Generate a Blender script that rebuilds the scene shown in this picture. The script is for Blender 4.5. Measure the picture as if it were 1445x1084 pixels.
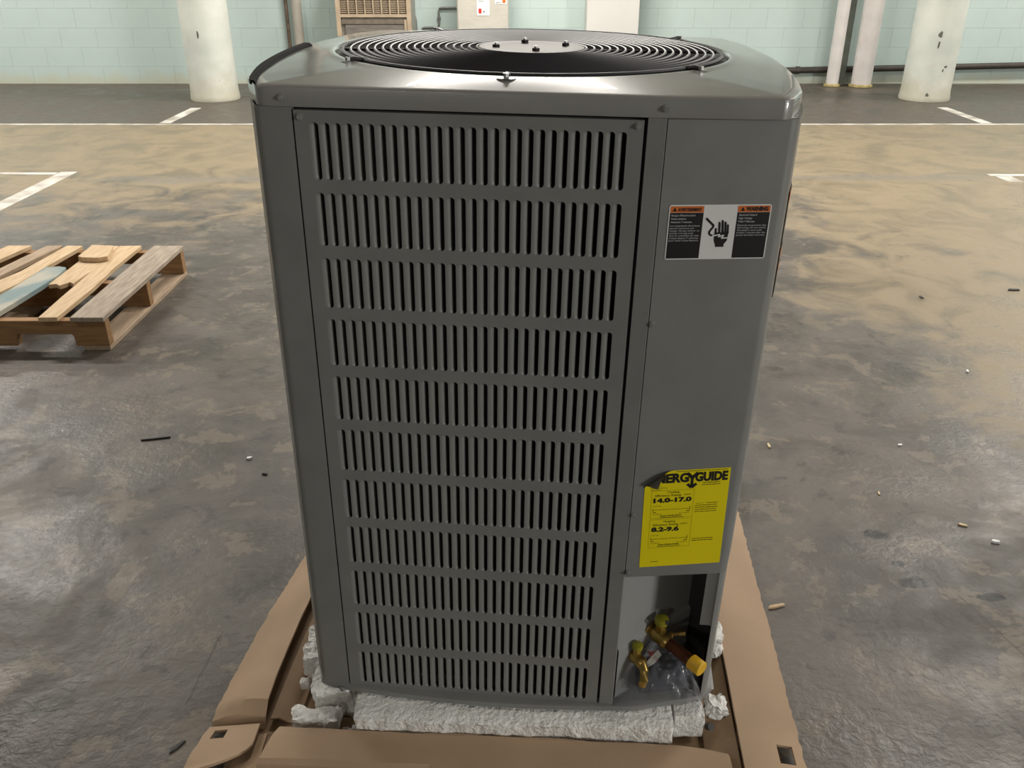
import bpy, bmesh, math, random
from math import sin, cos, pi, radians, sqrt, atan2
from mathutils import Vector, Matrix, noise

random.seed(7)
S = bpy.context.scene
COL = S.collection
for o in list(bpy.data.objects):
    bpy.data.objects.remove(o)

# ------------------------------------------------------------------ camera, world, lights, exposure
CAM_H = 1.30715
cam_d = bpy.data.cameras.new('camera')
cam = bpy.data.objects.new('camera', cam_d)
COL.objects.link(cam)
cam.location = (0, 0, CAM_H)
cam.rotation_euler = (radians(90 - 26.5), 0, 0)
cam_d.sensor_fit = 'HORIZONTAL'
cam_d.sensor_width = 36.0
cam_d.lens = 1215.0 / 1445.0 * 36.0
cam_d.clip_start = 0.02
cam_d.clip_end = 100
S.camera = cam

W = bpy.data.worlds.new('dim_hall')
S.world = W
W.use_nodes = True
W.node_tree.nodes['Background'].inputs[0].default_value = (0.9, 0.95, 1.0, 1)
W.node_tree.nodes['Background'].inputs[1].default_value = 0.05

S.view_settings.view_transform = 'Standard'
S.view_settings.look = 'None'
S.view_settings.gamma = 1
S.view_settings.use_curve_mapping = False
S.view_settings.exposure = 0.0


def area_light(x, y, z, sx, sy, power, color=(1.0, 0.95, 0.88), rot=(0, 0, 0)):
    d = bpy.data.lights.new('ceiling_lamp_or_fill', 'AREA')
    d.shape = 'RECTANGLE'
    d.size, d.size_y = sx, sy
    d.energy = power
    d.color = color
    o = bpy.data.objects.new('ceiling_lamp_or_fill', d)
    o.location = (x, y, z)
    o.rotation_euler = rot
    COL.objects.link(o)


LAMPS = [(-4.0, 5.6, 130), (0.0, 5.6, 160), (3.6, 4.9, 140),
         (-6.4, 8.3, 175), (0.0, 8.3, 190), (6.4, 8.3, 175),
         (-4.5, 1.2, 50), (4.5, 1.2, 75), (-2.5, -6.5, 110)]
for (lx, ly, lp) in LAMPS:
    area_light(lx, ly, 3.62, 1.5, 0.35, lp)
# added unseen fill light, right and behind the viewer, to brighten the unit's front
area_light(9.8, -6.0, 2.6, 2.4, 1.2, 480, (1.0, 0.985, 0.95), rot=(radians(82), 0, radians(53)))


# ------------------------------------------------------------------ material helpers
def mat(name, color, rough=0.5, metal=0.0, var=0.0, vscale=8.0, bump=0.0, bscale=120.0, color2=None, bdist=0.002,
        stretch=None, spec=0.5, detail=6.0, coat=0.0, lo=0.35, hi=0.65):
    m = bpy.data.materials.new(name)
    m.use_nodes = True
    nt = m.node_tree
    b = nt.nodes['Principled BSDF']
    b.inputs['Base Color'].default_value = (*color, 1)
    b.inputs['Roughness'].default_value = rough
    b.inputs['Metallic'].default_value = metal
    b.inputs['Specular IOR Level'].default_value = spec
    b.inputs['Coat Weight'].default_value = coat
    tc = nt.nodes.new('ShaderNodeTexCoord')
    src = tc.outputs['Object']
    if stretch:
        mp = nt.nodes.new('ShaderNodeMapping')
        mp.inputs['Scale'].default_value = stretch
        nt.links.new(src, mp.inputs['Vector'])
        src = mp.outputs['Vector']
    if var or color2:
        n = nt.nodes.new('ShaderNodeTexNoise')
        n.inputs['Scale'].default_value = vscale
        n.inputs['Detail'].default_value = detail
        nt.links.new(src, n.inputs['Vector'])
        r = nt.nodes.new('ShaderNodeValToRGB')
        r.color_ramp.elements[0].position = lo
        r.color_ramp.elements[1].position = hi
        c2 = color2 if color2 else tuple(c * (1 - var) for c in color)
        r.color_ramp.elements[0].color = (*c2, 1)
        r.color_ramp.elements[1].color = (*color, 1)
        nt.links.new(n.outputs['Fac'], r.inputs['Fac'])
        nt.links.new(r.outputs['Color'], b.inputs['Base Color'])
    if bump:
        n2 = nt.nodes.new('ShaderNodeTexNoise')
        n2.inputs['Scale'].default_value = bscale
        n2.inputs['Detail'].default_value = 4
        nt.links.new(src, n2.inputs['Vector'])
        bp = nt.nodes.new('ShaderNodeBump')
        bp.inputs['Strength'].default_value = bump
        bp.inputs['Distance'].default_value = bdist
        nt.links.new(n2.outputs['Fac'], bp.inputs['Height'])
        nt.links.new(bp.outputs['Normal'], b.inputs['Normal'])
    return m


M = {}
M['paint'] = mat('grey_powder_coat', (0.205, 0.209, 0.201), 0.42, var=0.10, vscale=14, bump=0.06, bscale=500)
M['paint_cap_lit'] = mat('grey_powder_coat_cap_lit', (0.255, 0.25, 0.24), 0.3, var=0.10, vscale=9, bump=0.02, bscale=400, coat=0.7)  # body paint made paler, with top light and dust haze in its colour
M['inner_steel'] = mat('pale_inner_sheet_metal', (0.30, 0.305, 0.30), 0.45, var=0.08, vscale=12)
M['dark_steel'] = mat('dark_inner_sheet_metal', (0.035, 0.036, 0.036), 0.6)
M['coil'] = mat('black_coil_fins', (0.008, 0.008, 0.008), 0.8, var=0.5, vscale=300, stretch=(1, 1, 0.02))
M['wire'] = mat('black_coated_wire', (0.030, 0.029, 0.033), 0.46, spec=0.35)
M['plate'] = mat('tan_motor_plate', (0.15, 0.13, 0.112), 0.55, 0.0, var=0.15, vscale=20, spec=0.25)
M['screw'] = mat('zinc_screw', (0.42, 0.42, 0.41), 0.35, 0.6, var=0.2, vscale=200)
M['black'] = mat('matte_black', (0.006, 0.006, 0.007), 0.7)
M['strap'] = mat('black_plastic_strap', (0.006, 0.006, 0.006), 0.85, spec=0.08)
M['lab_black'] = mat('label_black_print', (0.004, 0.004, 0.005), 0.45)
M['lab_white'] = mat('label_white_print', (0.72, 0.72, 0.72), 0.5)
M['lab_grey'] = mat('label_small_white_print', (0.42, 0.42, 0.43), 0.5)
M['lab_orange'] = mat('label_orange_print', (0.62, 0.15, 0.02), 0.5)
M['lab_yellow'] = mat('yellow_label_paper', (0.78, 0.66, 0.0), 0.45, var=0.06, vscale=6)
M['backing'] = mat('dark_label_backing', (0.06, 0.055, 0.035), 0.6)
M['ink'] = mat('black_ink', (0.006, 0.006, 0.004), 0.55)
M['ink_grey'] = mat('fine_black_ink', (0.06, 0.05, 0.0), 0.55)
M['brass'] = mat('brass', (0.52, 0.36, 0.11), 0.33, 0.9, var=0.35, vscale=40)
M['copper'] = mat('dull_copper', (0.20, 0.075, 0.04), 0.38, 0.75, var=0.4, vscale=40)
M['plug'] = mat('yellow_plastic_plug', (0.72, 0.42, 0.02), 0.45)
M['valve_cap'] = mat('yellow_green_cap', (0.36, 0.33, 0.02), 0.45, var=0.3, vscale=60)
M['tag'] = mat('white_paper_tag', (0.72, 0.72, 0.72), 0.6)
M['red'] = mat('red_print', (0.55, 0.03, 0.02), 0.5)
M['foam'] = mat('white_bead_foam', (0.88, 0.87, 0.84), 0.75, var=0.10, vscale=60, bump=1.0, bscale=110, bdist=0.007)
M['card'] = mat('brown_cardboard', (0.42, 0.29, 0.185), 0.75, var=0.14, vscale=5, bump=0.15, bscale=60)
M['card_in'] = mat('darker_brown_cardboard', (0.36, 0.24, 0.145), 0.8, var=0.22, vscale=9, bump=0.2, bscale=50)
M['card_edge'] = mat('cardboard_ply_edge', (0.30, 0.19, 0.10), 0.9, var=0.4, vscale=300)
M['wood'] = mat('fresh_pine', (0.62, 0.46, 0.29), 0.7, color2=(0.50, 0.345, 0.19), vscale=9, stretch=(9, 1, 9), bump=0.1)
M['wood_grey'] = mat('weathered_grey_pine', (0.40, 0.33, 0.26), 0.8, color2=(0.27, 0.215, 0.165), vscale=10, stretch=(9, 1, 9), bump=0.15)
M['wood_tan'] = mat('greyish_tan_pine', (0.42, 0.31, 0.21), 0.8, color2=(0.30, 0.22, 0.15), vscale=10, stretch=(9, 1, 9), bump=0.15)
M['wood_brown'] = mat('brown_stringer_wood', (0.33, 0.19, 0.085), 0.8, color2=(0.24, 0.13, 0.055), vscale=8, stretch=(1, 6, 9), bump=0.1)
M['wood_teal'] = mat('worn_teal_painted_wood', (0.42, 0.40, 0.33), 0.75, color2=(0.20, 0.27, 0.275), vscale=3.0, stretch=(2, 1.4, 1), bump=0.1, lo=0.47, hi=0.6)
M['mint'] = mat('mint_painted_block', (0.53, 0.645, 0.615), 0.6, var=0.12, vscale=1.3, bump=0.25, bscale=40)
M['mint_joint'] = mat('mint_painted_joint', (0.48, 0.585, 0.555), 0.7, var=0.1, vscale=3)
M['column'] = mat('mint_white_column_paint', (0.70, 0.715, 0.655), 0.6, color2=(0.54, 0.58, 0.53), vscale=2.6, bump=0.3, bscale=25)
M['column_chip'] = mat('bare_concrete_chip', (0.15, 0.15, 0.13), 0.9, var=0.3, vscale=30)
M['pipe_white'] = mat('white_painted_pipe', (0.68, 0.645, 0.62), 0.5, var=0.12, vscale=6)
M['pipe_beige'] = mat('beige_grey_pipe', (0.42, 0.385, 0.33), 0.5, var=0.2, vscale=5)
M['pipe_rust'] = mat('brown_rusty_pipe', (0.14, 0.10, 0.07), 0.7, var=0.5, vscale=20)
M['pipe_dark'] = mat('dark_brown_pipe', (0.05, 0.04, 0.033), 0.6, var=0.3, vscale=12)
M['pipe_green'] = mat('dull_green_pipe', (0.20, 0.22, 0.19), 0.6, var=0.3, vscale=8)  # dull dark green pipe colour
M['flange'] = mat('mustard_pipe_collar', (0.42, 0.34, 0.14), 0.7, var=0.4, vscale=30)
M['beige_metal'] = mat('tan_enamel', (0.47, 0.37, 0.26), 0.5, var=0.2, vscale=10)
M['beige_dark'] = mat('brown_heater_recess', (0.19, 0.155, 0.12), 0.6, var=0.3, vscale=15)
M['brushed'] = mat('dull_heater_panel', (0.27, 0.245, 0.215), 0.35, 0.3, var=0.35, vscale=6, stretch=(1, 1, 14))
M['grey_enamel'] = mat('grey_heater_side', (0.30, 0.29, 0.26), 0.5, var=0.1)
M['wrap'] = mat('beige_cabinet_in_stretch_film', (0.55, 0.53, 0.47), 0.22, var=0.1, vscale=5, bump=0.9, bscale=14, stretch=(1, 1, 2.5), spec=0.7)
M['offwhite'] = mat('off_white_enamel', (0.64, 0.63, 0.60), 0.45, var=0.05, vscale=3)
M['conduit'] = mat('grey_conduit', (0.20, 0.21, 0.19), 0.5, var=0.2)
M['line_paint'] = mat('worn_white_line_paint', (0.58, 0.56, 0.51), 0.6, color2=(0.30, 0.27, 0.225), vscale=5, lo=0.38, hi=0.6)
M['ceil'] = mat('pale_ceiling', (0.55, 0.55, 0.52), 0.8, var=0.3, vscale=1)
M['wallpaint'] = mat('pale_hall_wall', (0.40, 0.44, 0.41), 0.7, var=0.1, vscale=1)
M['chip_wood'] = mat('pale_wood_chip', (0.62, 0.50, 0.30), 0.8)
M['nail'] = mat('dark_nail', (0.03, 0.028, 0.026), 0.6)
M['roll'] = mat('blue_black_foam_roll', (0.03, 0.036, 0.052), 0.4)


# node helper for the floor
class NT:
    def __init__(s, nt):
        s.nt = nt

    def link(s, v, sock):
        if isinstance(v, (int, float)):
            sock.default_value = v
        elif isinstance(v, tuple):
            sock.default_value = v
        else:
            s.nt.links.new(v, sock)

    def math(s, op, a, b=0.0, clamp=False):
        n = s.nt.nodes.new('ShaderNodeMath')
        n.operation = op
        n.use_clamp = clamp
        s.link(a, n.inputs[0])
        s.link(b, n.inputs[1])
        return n.outputs[0]

    def noise(s, vec, scale, detail=5.0, rough=0.55, dist=0.0):
        n = s.nt.nodes.new('ShaderNodeTexNoise')
        n.inputs['Scale'].default_value = scale
        n.inputs['Detail'].default_value = detail
        n.inputs['Roughness'].default_value = rough
        n.inputs['Distortion'].default_value = dist
        s.nt.links.new(vec, n.inputs['Vector'])
        return n.outputs['Fac']

    def smooth(s, v, a, b):
        n = s.nt.nodes.new('ShaderNodeMapRange')
        n.interpolation_type = 'SMOOTHSTEP'
        s.link(v, n.inputs['Value'])
        n.inputs['From Min'].default_value = a
        n.inputs['From Max'].default_value = b
        return n.outputs['Result']

    def mix(s, f, a, b):
        n = s.nt.nodes.new('ShaderNodeMix')
        n.data_type = 'RGBA'
        s.link(f, n.inputs[0])
        s.link((*a, 1) if isinstance(a, tuple) else a, n.inputs[6])
        s.link((*b, 1) if isinstance(b, tuple) else b, n.inputs[7])
        return n.outputs[2]

    def mapping(s, vec, scale=(1, 1, 1), loc=(0, 0, 0), rot=(0, 0, 0)):
        n = s.nt.nodes.new('ShaderNodeMapping')
        n.inputs['Scale'].default_value = scale
        n.inputs['Location'].default_value = loc
        n.inputs['Rotation'].default_value = rot
        s.nt.links.new(vec, n.inputs['Vector'])
        return n.outputs['Vector']


def film_material():
    m = bpy.data.materials.new('clear_plastic_film')
    m.use_nodes = True
    nt = m.node_tree
    b = nt.nodes['Principled BSDF']
    b.inputs['Base Color'].default_value = (0.45, 0.47, 0.52, 1)
    b.inputs['Roughness'].default_value = 0.09
    b.inputs['Alpha'].default_value = 0.13
    b.inputs['Specular IOR Level'].default_value = 0.9
    tc = nt.nodes.new('ShaderNodeTexCoord')
    n = nt.nodes.new('ShaderNodeTexNoise')
    n.inputs['Scale'].default_value = 13
    n.inputs['Detail'].default_value = 4
    n.inputs['Distortion'].default_value = 1.2
    nt.links.new(tc.outputs['Object'], n.inputs['Vector'])
    bp = nt.nodes.new('ShaderNodeBump')
    bp.inputs['Strength'].default_value = 0.5
    bp.inputs['Distance'].default_value = 0.006
    nt.links.new(n.outputs['Fac'], bp.inputs['Height'])
    nt.links.new(bp.outputs['Normal'], b.inputs['Normal'])
    k = NT(nt)
    lw = nt.nodes.new('ShaderNodeLayerWeight')
    lw.inputs['Blend'].default_value = 0.35
    nt.links.new(bp.outputs['Normal'], lw.inputs['Normal'])
    nt.links.new(k.math('ADD', k.math('MULTIPLY', k.math('POWER', lw.outputs['Facing'], 2.0), 0.65), 0.15), b.inputs['Alpha'])
    b.inputs['Coat Weight'].default_value = 1.0
    b.inputs['Coat Roughness'].default_value = 0.06
    return m


def grime(m, h, color, amount=0.8):
    """dirt splashed up from the floor: stains below height h"""
    nt = m.node_tree
    b = nt.nodes['Principled BSDF']
    k = NT(nt)
    src = b.inputs['Base Color'].links[0].from_socket
    geo = nt.nodes.new('ShaderNodeNewGeometry')
    sep = nt.nodes.new('ShaderNodeSeparateXYZ')
    nt.links.new(geo.outputs['Position'], sep.inputs[0])
    n = k.noise(geo.outputs['Position'], 5.0, 6, 0.65)
    z = k.math('ADD', sep.outputs[2], k.math('MULTIPLY', k.math('ADD', n, -0.5), -h * 1.6))
    f = k.math('MULTIPLY', k.smooth(z, h, 0.0), amount)
    nt.links.new(k.mix(f, src, color), b.inputs['Base Color'])


M['film'] = film_material()


def floor_material():
    m = bpy.data.materials.new('stained_concrete_floor')
    m.use_nodes = True
    nt = m.node_tree
    b = nt.nodes['Principled BSDF']
    k = NT(nt)
    co = nt.nodes.new('ShaderNodeTexCoord').outputs['Object']
    sep = nt.nodes.new('ShaderNodeSeparateXYZ')
    nt.links.new(co, sep.inputs[0])
    X, Y = sep.outputs[0], sep.outputs[1]
    big = k.noise(co, 0.9, 8, 0.62, 0.6)
    mid = k.noise(co, 3.2, 8, 0.62, 0.8)
    fine = k.noise(co, 22, 6, 0.6)
    streak = k.noise(k.mapping(co, (3.0, 16.0, 1), rot=(0, 0, 0.35)), 1.6, 6, 0.6, 0.5)
    # tan sealed zones: right of the aisle and beyond it
    a = k.math('ADD', k.math('MULTIPLY', X, 1.0), -1.62)
    a = k.math('ADD', a, k.math('MULTIPLY', k.math('ADD', big, -0.5), 2.6))
    a = k.math('ADD', a, k.math('MULTIPLY', k.math('ADD', mid, -0.5), 1.6))
    c = k.math('MULTIPLY', k.math('ADD', Y, -4.95), 0.75)
    c = k.math('ADD', c, k.math('MULTIPLY', k.math('ADD', mid, -0.5), 3.2))
    tanm = k.math('MAXIMUM', k.smooth(a, -0.25, 0.35), k.smooth(c, -0.55, 0.6))
    patch = k.noise(k.mapping(co, (1, 1, 1), (3.7, 1.2, 0)), 7.0, 10, 0.70, 0.35)
    grey = k.mix(k.smooth(k.noise(co, 2.4, 10, 0.68, 0.5), 0.42, 0.58), (0.074, 0.065, 0.056), (0.112, 0.098, 0.084))
    grey = k.mix(k.math('MULTIPLY', k.smooth(patch, 0.545, 0.59), 0.75), grey, (0.165, 0.138, 0.105))
    grey = k.mix(k.math('MULTIPLY', k.smooth(patch, 0.43, 0.37), 0.65), grey, (0.045, 0.041, 0.038))
    grey = k.mix(k.math('MULTIPLY', k.smooth(streak, 0.52, 0.72), 0.22), grey, (0.15, 0.13, 0.11))
    grey = k.mix(k.math('MULTIPLY', k.smooth(big, 0.55, 0.75), 0.35), grey, (0.155, 0.125, 0.09))
    tan = k.mix(k.smooth(mid, 0.30, 0.60), (0.158, 0.124, 0.078), (0.222, 0.176, 0.113))
    tan = k.mix(k.math('MULTIPLY', k.smooth(patch, 0.40, 0.34), 0.6), tan, (0.11, 0.094, 0.072))
    col = k.mix(tanm, grey, tan)
    # dark strip behind the white line
    dark = k.mix(k.smooth(mid, 0.3, 0.7), (0.068, 0.055, 0.043), (0.094, 0.078, 0.062))
    strip = k.smooth(k.math('ADD', Y, k.math('MULTIPLY', fine, 0.06)), 7.62, 7.70)
    col = k.mix(strip, col, dark)
    # dark wavy joints
    for (yy, amp, x0, x1) in ((5.66, 0.16, 1.2, 3.3), (5.60, 0.12, -2.9, -0.6)):
        d = k.math('ABSOLUTE', k.math('ADD', k.math('ADD', Y, -yy), k.math('MULTIPLY', k.math('ADD', mid, -0.5), amp * 3)))
        msk = k.math('MULTIPLY', k.smooth(d, 0.11, 0.02), k.math('MULTIPLY', k.smooth(X, x0, x0 + 0.4), k.smooth(X, x1, x1 - 0.4)))
        col = k.mix(k.math('MULTIPLY', msk, 0.55), col, (0.16, 0.145, 0.125))
    # oil drops
    oil = 0.0
    for (ox, oy, rx, ry) in ((0.918, 1.77, 0.034, 0.022), (0.926, 1.655, 0.018, 0.012), (0.935, 1.585, 0.036, 0.02),
                             (-0.46, 1.86, 0.03, 0.025), (-0.47, 1.80, 0.02, 0.02), (1.09, 1.535, 0.03, 0.015), (-0.33, 1.82, 0.018, 0.01)):
        dx = k.math('DIVIDE', k.math('ADD', X, -ox), rx)
        dy = k.math('DIVIDE', k.math('ADD', Y, -oy), ry)
        d = k.math('SQRT', k.math('ADD', k.math('MULTIPLY', dx, dx), k.math('MULTIPLY', dy, dy)))
        d = k.math('ADD', d, k.math('MULTIPLY', k.math('ADD', fine, -0.5), 1.7))
        oil = k.math('MAXIMUM', oil, k.smooth(d, 1.15, 0.75))
    col = k.mix(k.math('MULTIPLY', oil, 0.95), col, (0.012, 0.011, 0.010))
    # long scratches
    SCR = ((-0.630, 1.32, 1.52, 0.11, 0.004), (1.045, 1.44, -1.30, 0.12, 0.004), (0.93, 1.20, -1.1, 0.07, 0.004), (0.98, 1.64, -1.40, 0.09, 0.004))
    scr = 0.0
    for (px, py, ang, ln, wd) in SCR:
        ca, sa = cos(ang), sin(ang)
        u = k.math('ADD', k.math('MULTIPLY', k.math('ADD', X, -px), ca), k.math('MULTIPLY', k.math('ADD', Y, -py), sa))
        v = k.math('ADD', k.math('MULTIPLY', k.math('ADD', X, -px), -sa), k.math('MULTIPLY', k.math('ADD', Y, -py), ca))
        v = k.math('ABSOLUTE', k.math('ADD', v, k.math('MULTIPLY', k.math('ADD', fine, -0.5), 0.012)))
        mm = k.math('MULTIPLY', k.smooth(v, wd, wd * 0.3), k.smooth(k.math('ABSOLUTE', u), ln, ln * 0.8))
        scr = k.math('MAXIMUM', scr, mm)
    col = k.mix(k.math('MULTIPLY', scr, 0.7), col, (0.05, 0.046, 0.042))
    nt.links.new(col, b.inputs['Base Color'])
    r = k.math('ADD', k.math('MULTIPLY', k.smooth(mid, 0.3, 0.7), 0.28), 0.33)
    nt.links.new(r, b.inputs['Roughness'])
    b.inputs['Specular IOR Level'].default_value = 0.40
    bp = nt.nodes.new('ShaderNodeBump')
    bp.inputs['Strength'].default_value = 0.7
    bp.inputs['Distance'].default_value = 0.006
    hgt = k.math('ADD', k.math('MULTIPLY', k.noise(co, 45, 5, 0.6, 0.4), 0.5), k.math('MULTIPLY', mid, 0.35))
    hgt = k.math('ADD', hgt, k.math('MULTIPLY', k.noise(k.mapping(co, (14, 40, 1), rot=(0, 0, -0.9)), 2.0, 4), 0.12))
    nt.links.new(hgt, bp.inputs['Height'])
    nt.links.new(bp.outputs['Normal'], b.inputs['Normal'])
    return m


M['floor'] = floor_material()
grime(M['column'], 0.38, (0.47, 0.44, 0.33), 0.75)
grime(M['mint'], 0.16, (0.50, 0.50, 0.37), 0.75)
grime(M['pipe_white'], 0.05, (0.40, 0.33, 0.20), 0.7)


# ------------------------------------------------------------------ mesh helpers
class MB:
    def __init__(s):
        s.v = []
        s.f = []

    def add(s, verts, faces):
        o = len(s.v)
        s.v += [Vector(p) for p in verts]
        s.f += [tuple(i + o for i in f) for f in faces]
        return s

    def box(s, x0, x1, y0, y1, z0, z1, rot=None, pivot=None):
        vs = [Vector((x, y, z)) for z in (z0, z1) for y in (y0, y1) for x in (x0, x1)]
        if rot is not None:
            p = Vector(pivot) if pivot else Vector(((x0 + x1) / 2, (y0 + y1) / 2, (z0 + z1) / 2))
            vs = [rot @ (q - p) + p for q in vs]
        return s.add(vs, [(0, 2, 3, 1), (4, 5, 7, 6), (0, 1, 5, 4), (2, 6, 7, 3), (0, 4, 6, 2), (1, 3, 7, 5)])

    def tube(s, path, r, seg=8, cap=True, closed=False):
        pts = [Vector(p) for p in path]
        n = len(pts)
        rr = r if isinstance(r, (list, tuple)) else [r] * n
        up = Vector((0, 0, 1))
        vs = []
        prev = None
        for i, p in enumerate(pts):
            if closed:
                t = pts[(i + 1) % n] - pts[i - 1]
            else:
                t = pts[min(i + 1, n - 1)] - pts[max(i - 1, 0)]
            if t.length < 1e-9:
                t = prev if prev else Vector((0, 0, 1))
            t = t.normalized()
            prev = t
            a = up if abs(t.z) < 0.9 else Vector((1, 0, 0))
            x = t.cross(a).normalized()
            y = x.cross(t).normalized()
            for j in range(seg):
                an = 2 * pi * j / seg
                vs.append(p + x * cos(an) * rr[i] + y * sin(an) * rr[i])
        fs = []
        m = n if closed else n - 1
        for i in range(m):
            for j in range(seg):
                a, b = i * seg + j, i * seg + (j + 1) % seg
                c, d = ((i + 1) % n) * seg + (j + 1) % seg, ((i + 1) % n) * seg + j
                fs.append((a, b, c, d))
        if cap and not closed:
            fs.append(tuple(reversed(range(seg))))
            fs.append(tuple((n - 1) * seg + j for j in range(seg)))
        return s.add(vs, fs)

    def prism(s, poly, d0, d1, fn=lambda x, y, d: (x, y, d)):
        n = len(poly)
        vs = [fn(x, y, d0) for x, y in poly] + [fn(x, y, d1) for x, y in poly]
        fs = [tuple(reversed(range(n))), tuple(range(n, 2 * n))]
        for i in range(n):
            j = (i + 1) % n
            fs.append((i, j, n + j, n + i))
        return s.add(vs, fs)

    def grid(s, rows, closed_u=False):
        n, m = len(rows), len(rows[0])
        vs = [p for r in rows for p in r]
        fs = []
        for i in range(n - 1):
            for j in range(m if closed_u else m - 1):
                k = (j + 1) % m
                fs.append((i * m + j, i * m + k, (i + 1) * m + k, (i + 1) * m + j))
        return s.add(vs, fs)

    def sheet(s, rows, th, skip=(), jag=0.0):
        """solid sheet from a grid of points; th along -normal"""
        n, m = len(rows), len(rows[0])
        P = [[Vector(p) for p in r] for r in rows]
        if jag:
            for i in range(n):
                for j in range(m):
                    if i in (0, n - 1) or j in (0, m - 1):
                        P[i][j] += Vector((random.uniform(-jag, jag), random.uniform(-jag, jag), 0))
        N = []
        for i in range(n):
            for j in range(m):
                a = P[min(i + 1, n - 1)][j] - P[max(i - 1, 0)][j]
                b = P[i][min(j + 1, m - 1)] - P[i][max(j - 1, 0)]
                nn = b.cross(a)
                nn = nn.normalized() if nn.length > 1e-12 else Vector((0, 0, 1))
                if nn.z < 0:
                    nn = -nn
                N.append(nn)
        top = [P[i][j] for i in range(n) for j in range(m)]
        bot = [top[q] - N[q] * th for q in range(n * m)]
        fs = []
        cells = {(i, j) for i in range(n - 1) for j in range(m - 1)} - set(skip)
        o = n * m
        for (i, j) in cells:
            a, b, c, d = i * m + j, i * m + j + 1, (i + 1) * m + j + 1, (i + 1) * m + j
            fs.append((a, b, c, d))
            fs.append((a + o, d + o, c + o, b + o))
            for (q, w, nb) in ((a, b, (i - 1, j)), (b, c, (i, j + 1)), (c, d, (i + 1, j)), (d, a, (i, j - 1))):
                if nb not in cells:
                    fs.append((q, q + o, w + o, w))
        return s.add(top + bot, fs)

    def lathe(s, prof, seg=24, mtx=None):
        vs = []
        for r, z in prof:
            for j in range(seg):
                a = 2 * pi * j / seg
                p = Vector((r * cos(a), r * sin(a), z))
                vs.append(mtx @ p if mtx else p)
        fs = []
        n = len(prof)
        for i in range(n - 1):
            for j in range(seg):
                k = (j + 1) % seg
                fs.append((i * seg + j, i * seg + k, (i + 1) * seg + k, (i + 1) * seg + j))
        fs.append(tuple(reversed(range(seg))))
        fs.append(tuple((n - 1) * seg + j for j in range(seg)))
        return s.add(vs, fs)

    def xf(s, mtx):
        s.v = [mtx @ p for p in s.v]
        return s

    def mesh(s, name, m, angle=32, bevel=0.0, fix=True):
        me = bpy.data.meshes.new(name)
        me.from_pydata([tuple(p) for p in s.v], [], s.f)
        if fix or bevel:
            bm = bmesh.new()
            bm.from_mesh(me)
            if bevel:
                bmesh.ops.bevel(bm, geom=bm.edges[:], offset=bevel, segments=1, affect='EDGES', clamp_overlap=True)
            bmesh.ops.recalc_face_normals(bm, faces=bm.faces[:])
            bm.to_mesh(me)
            bm.free()
        me.materials.append(m)
        me.polygons.foreach_set('use_smooth', [True] * len(me.polygons))
        me.set_sharp_from_angle(angle=radians(angle))
        me.update()
        return me

    def build(s, name, m, parent=None, label=None, cat=None, group=None, kind=None, angle=32, bevel=0.0, fix=True):
        o = bpy.data.objects.new(name, s.mesh(name, m, angle, bevel, fix))
        COL.objects.link(o)
        tag(o, label, cat, group, kind)
        if parent:
            o.parent = parent
        return o


def tag(o, label=None, cat=None, group=None, kind=None):
    if label:
        o['label'] = label
    if cat:
        o['category'] = cat
    if group:
        o['group'] = group
    if kind:
        o['kind'] = kind
    return o


def inst(name, me, parent, loc=(0, 0, 0), label=None):
    o = bpy.data.objects.new(name, me)
    COL.objects.link(o)
    o.parent = parent
    o.location = loc
    if label:
        o['label'] = label
    return o


def thing(name, label, cat, mtx=None, loc=None, group=None):
    o = bpy.data.objects.new(name, None)
    COL.objects.link(o)
    o.empty_display_size = 0.05
    if mtx is not None:
        o.matrix_world = mtx
    if loc is not None:
        o.location = loc
    return tag(o, label, cat, group)


def text_polys(body, size, bold=0.0, align='LEFT', stretch=1.0):
    c = bpy.data.curves.new('t', 'FONT')
    c.body = body
    c.size = size
    c.align_x = align
    c.offset = bold
    c.resolution_u = 3
    o = bpy.data.objects.new('t', c)
    COL.objects.link(o)
    dg = bpy.context.evaluated_depsgraph_get()
    me = bpy.data.meshes.new_from_object(o.evaluated_get(dg))
    vs = [(v.co.x * stretch, v.co.y) for v in me.vertices]
    fs = [tuple(p.vertices) for p in me.polygons]
    bpy.data.objects.remove(o)
    bpy.data.curves.remove(c)
    bpy.data.meshes.remove(me)
    return vs, fs


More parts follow.
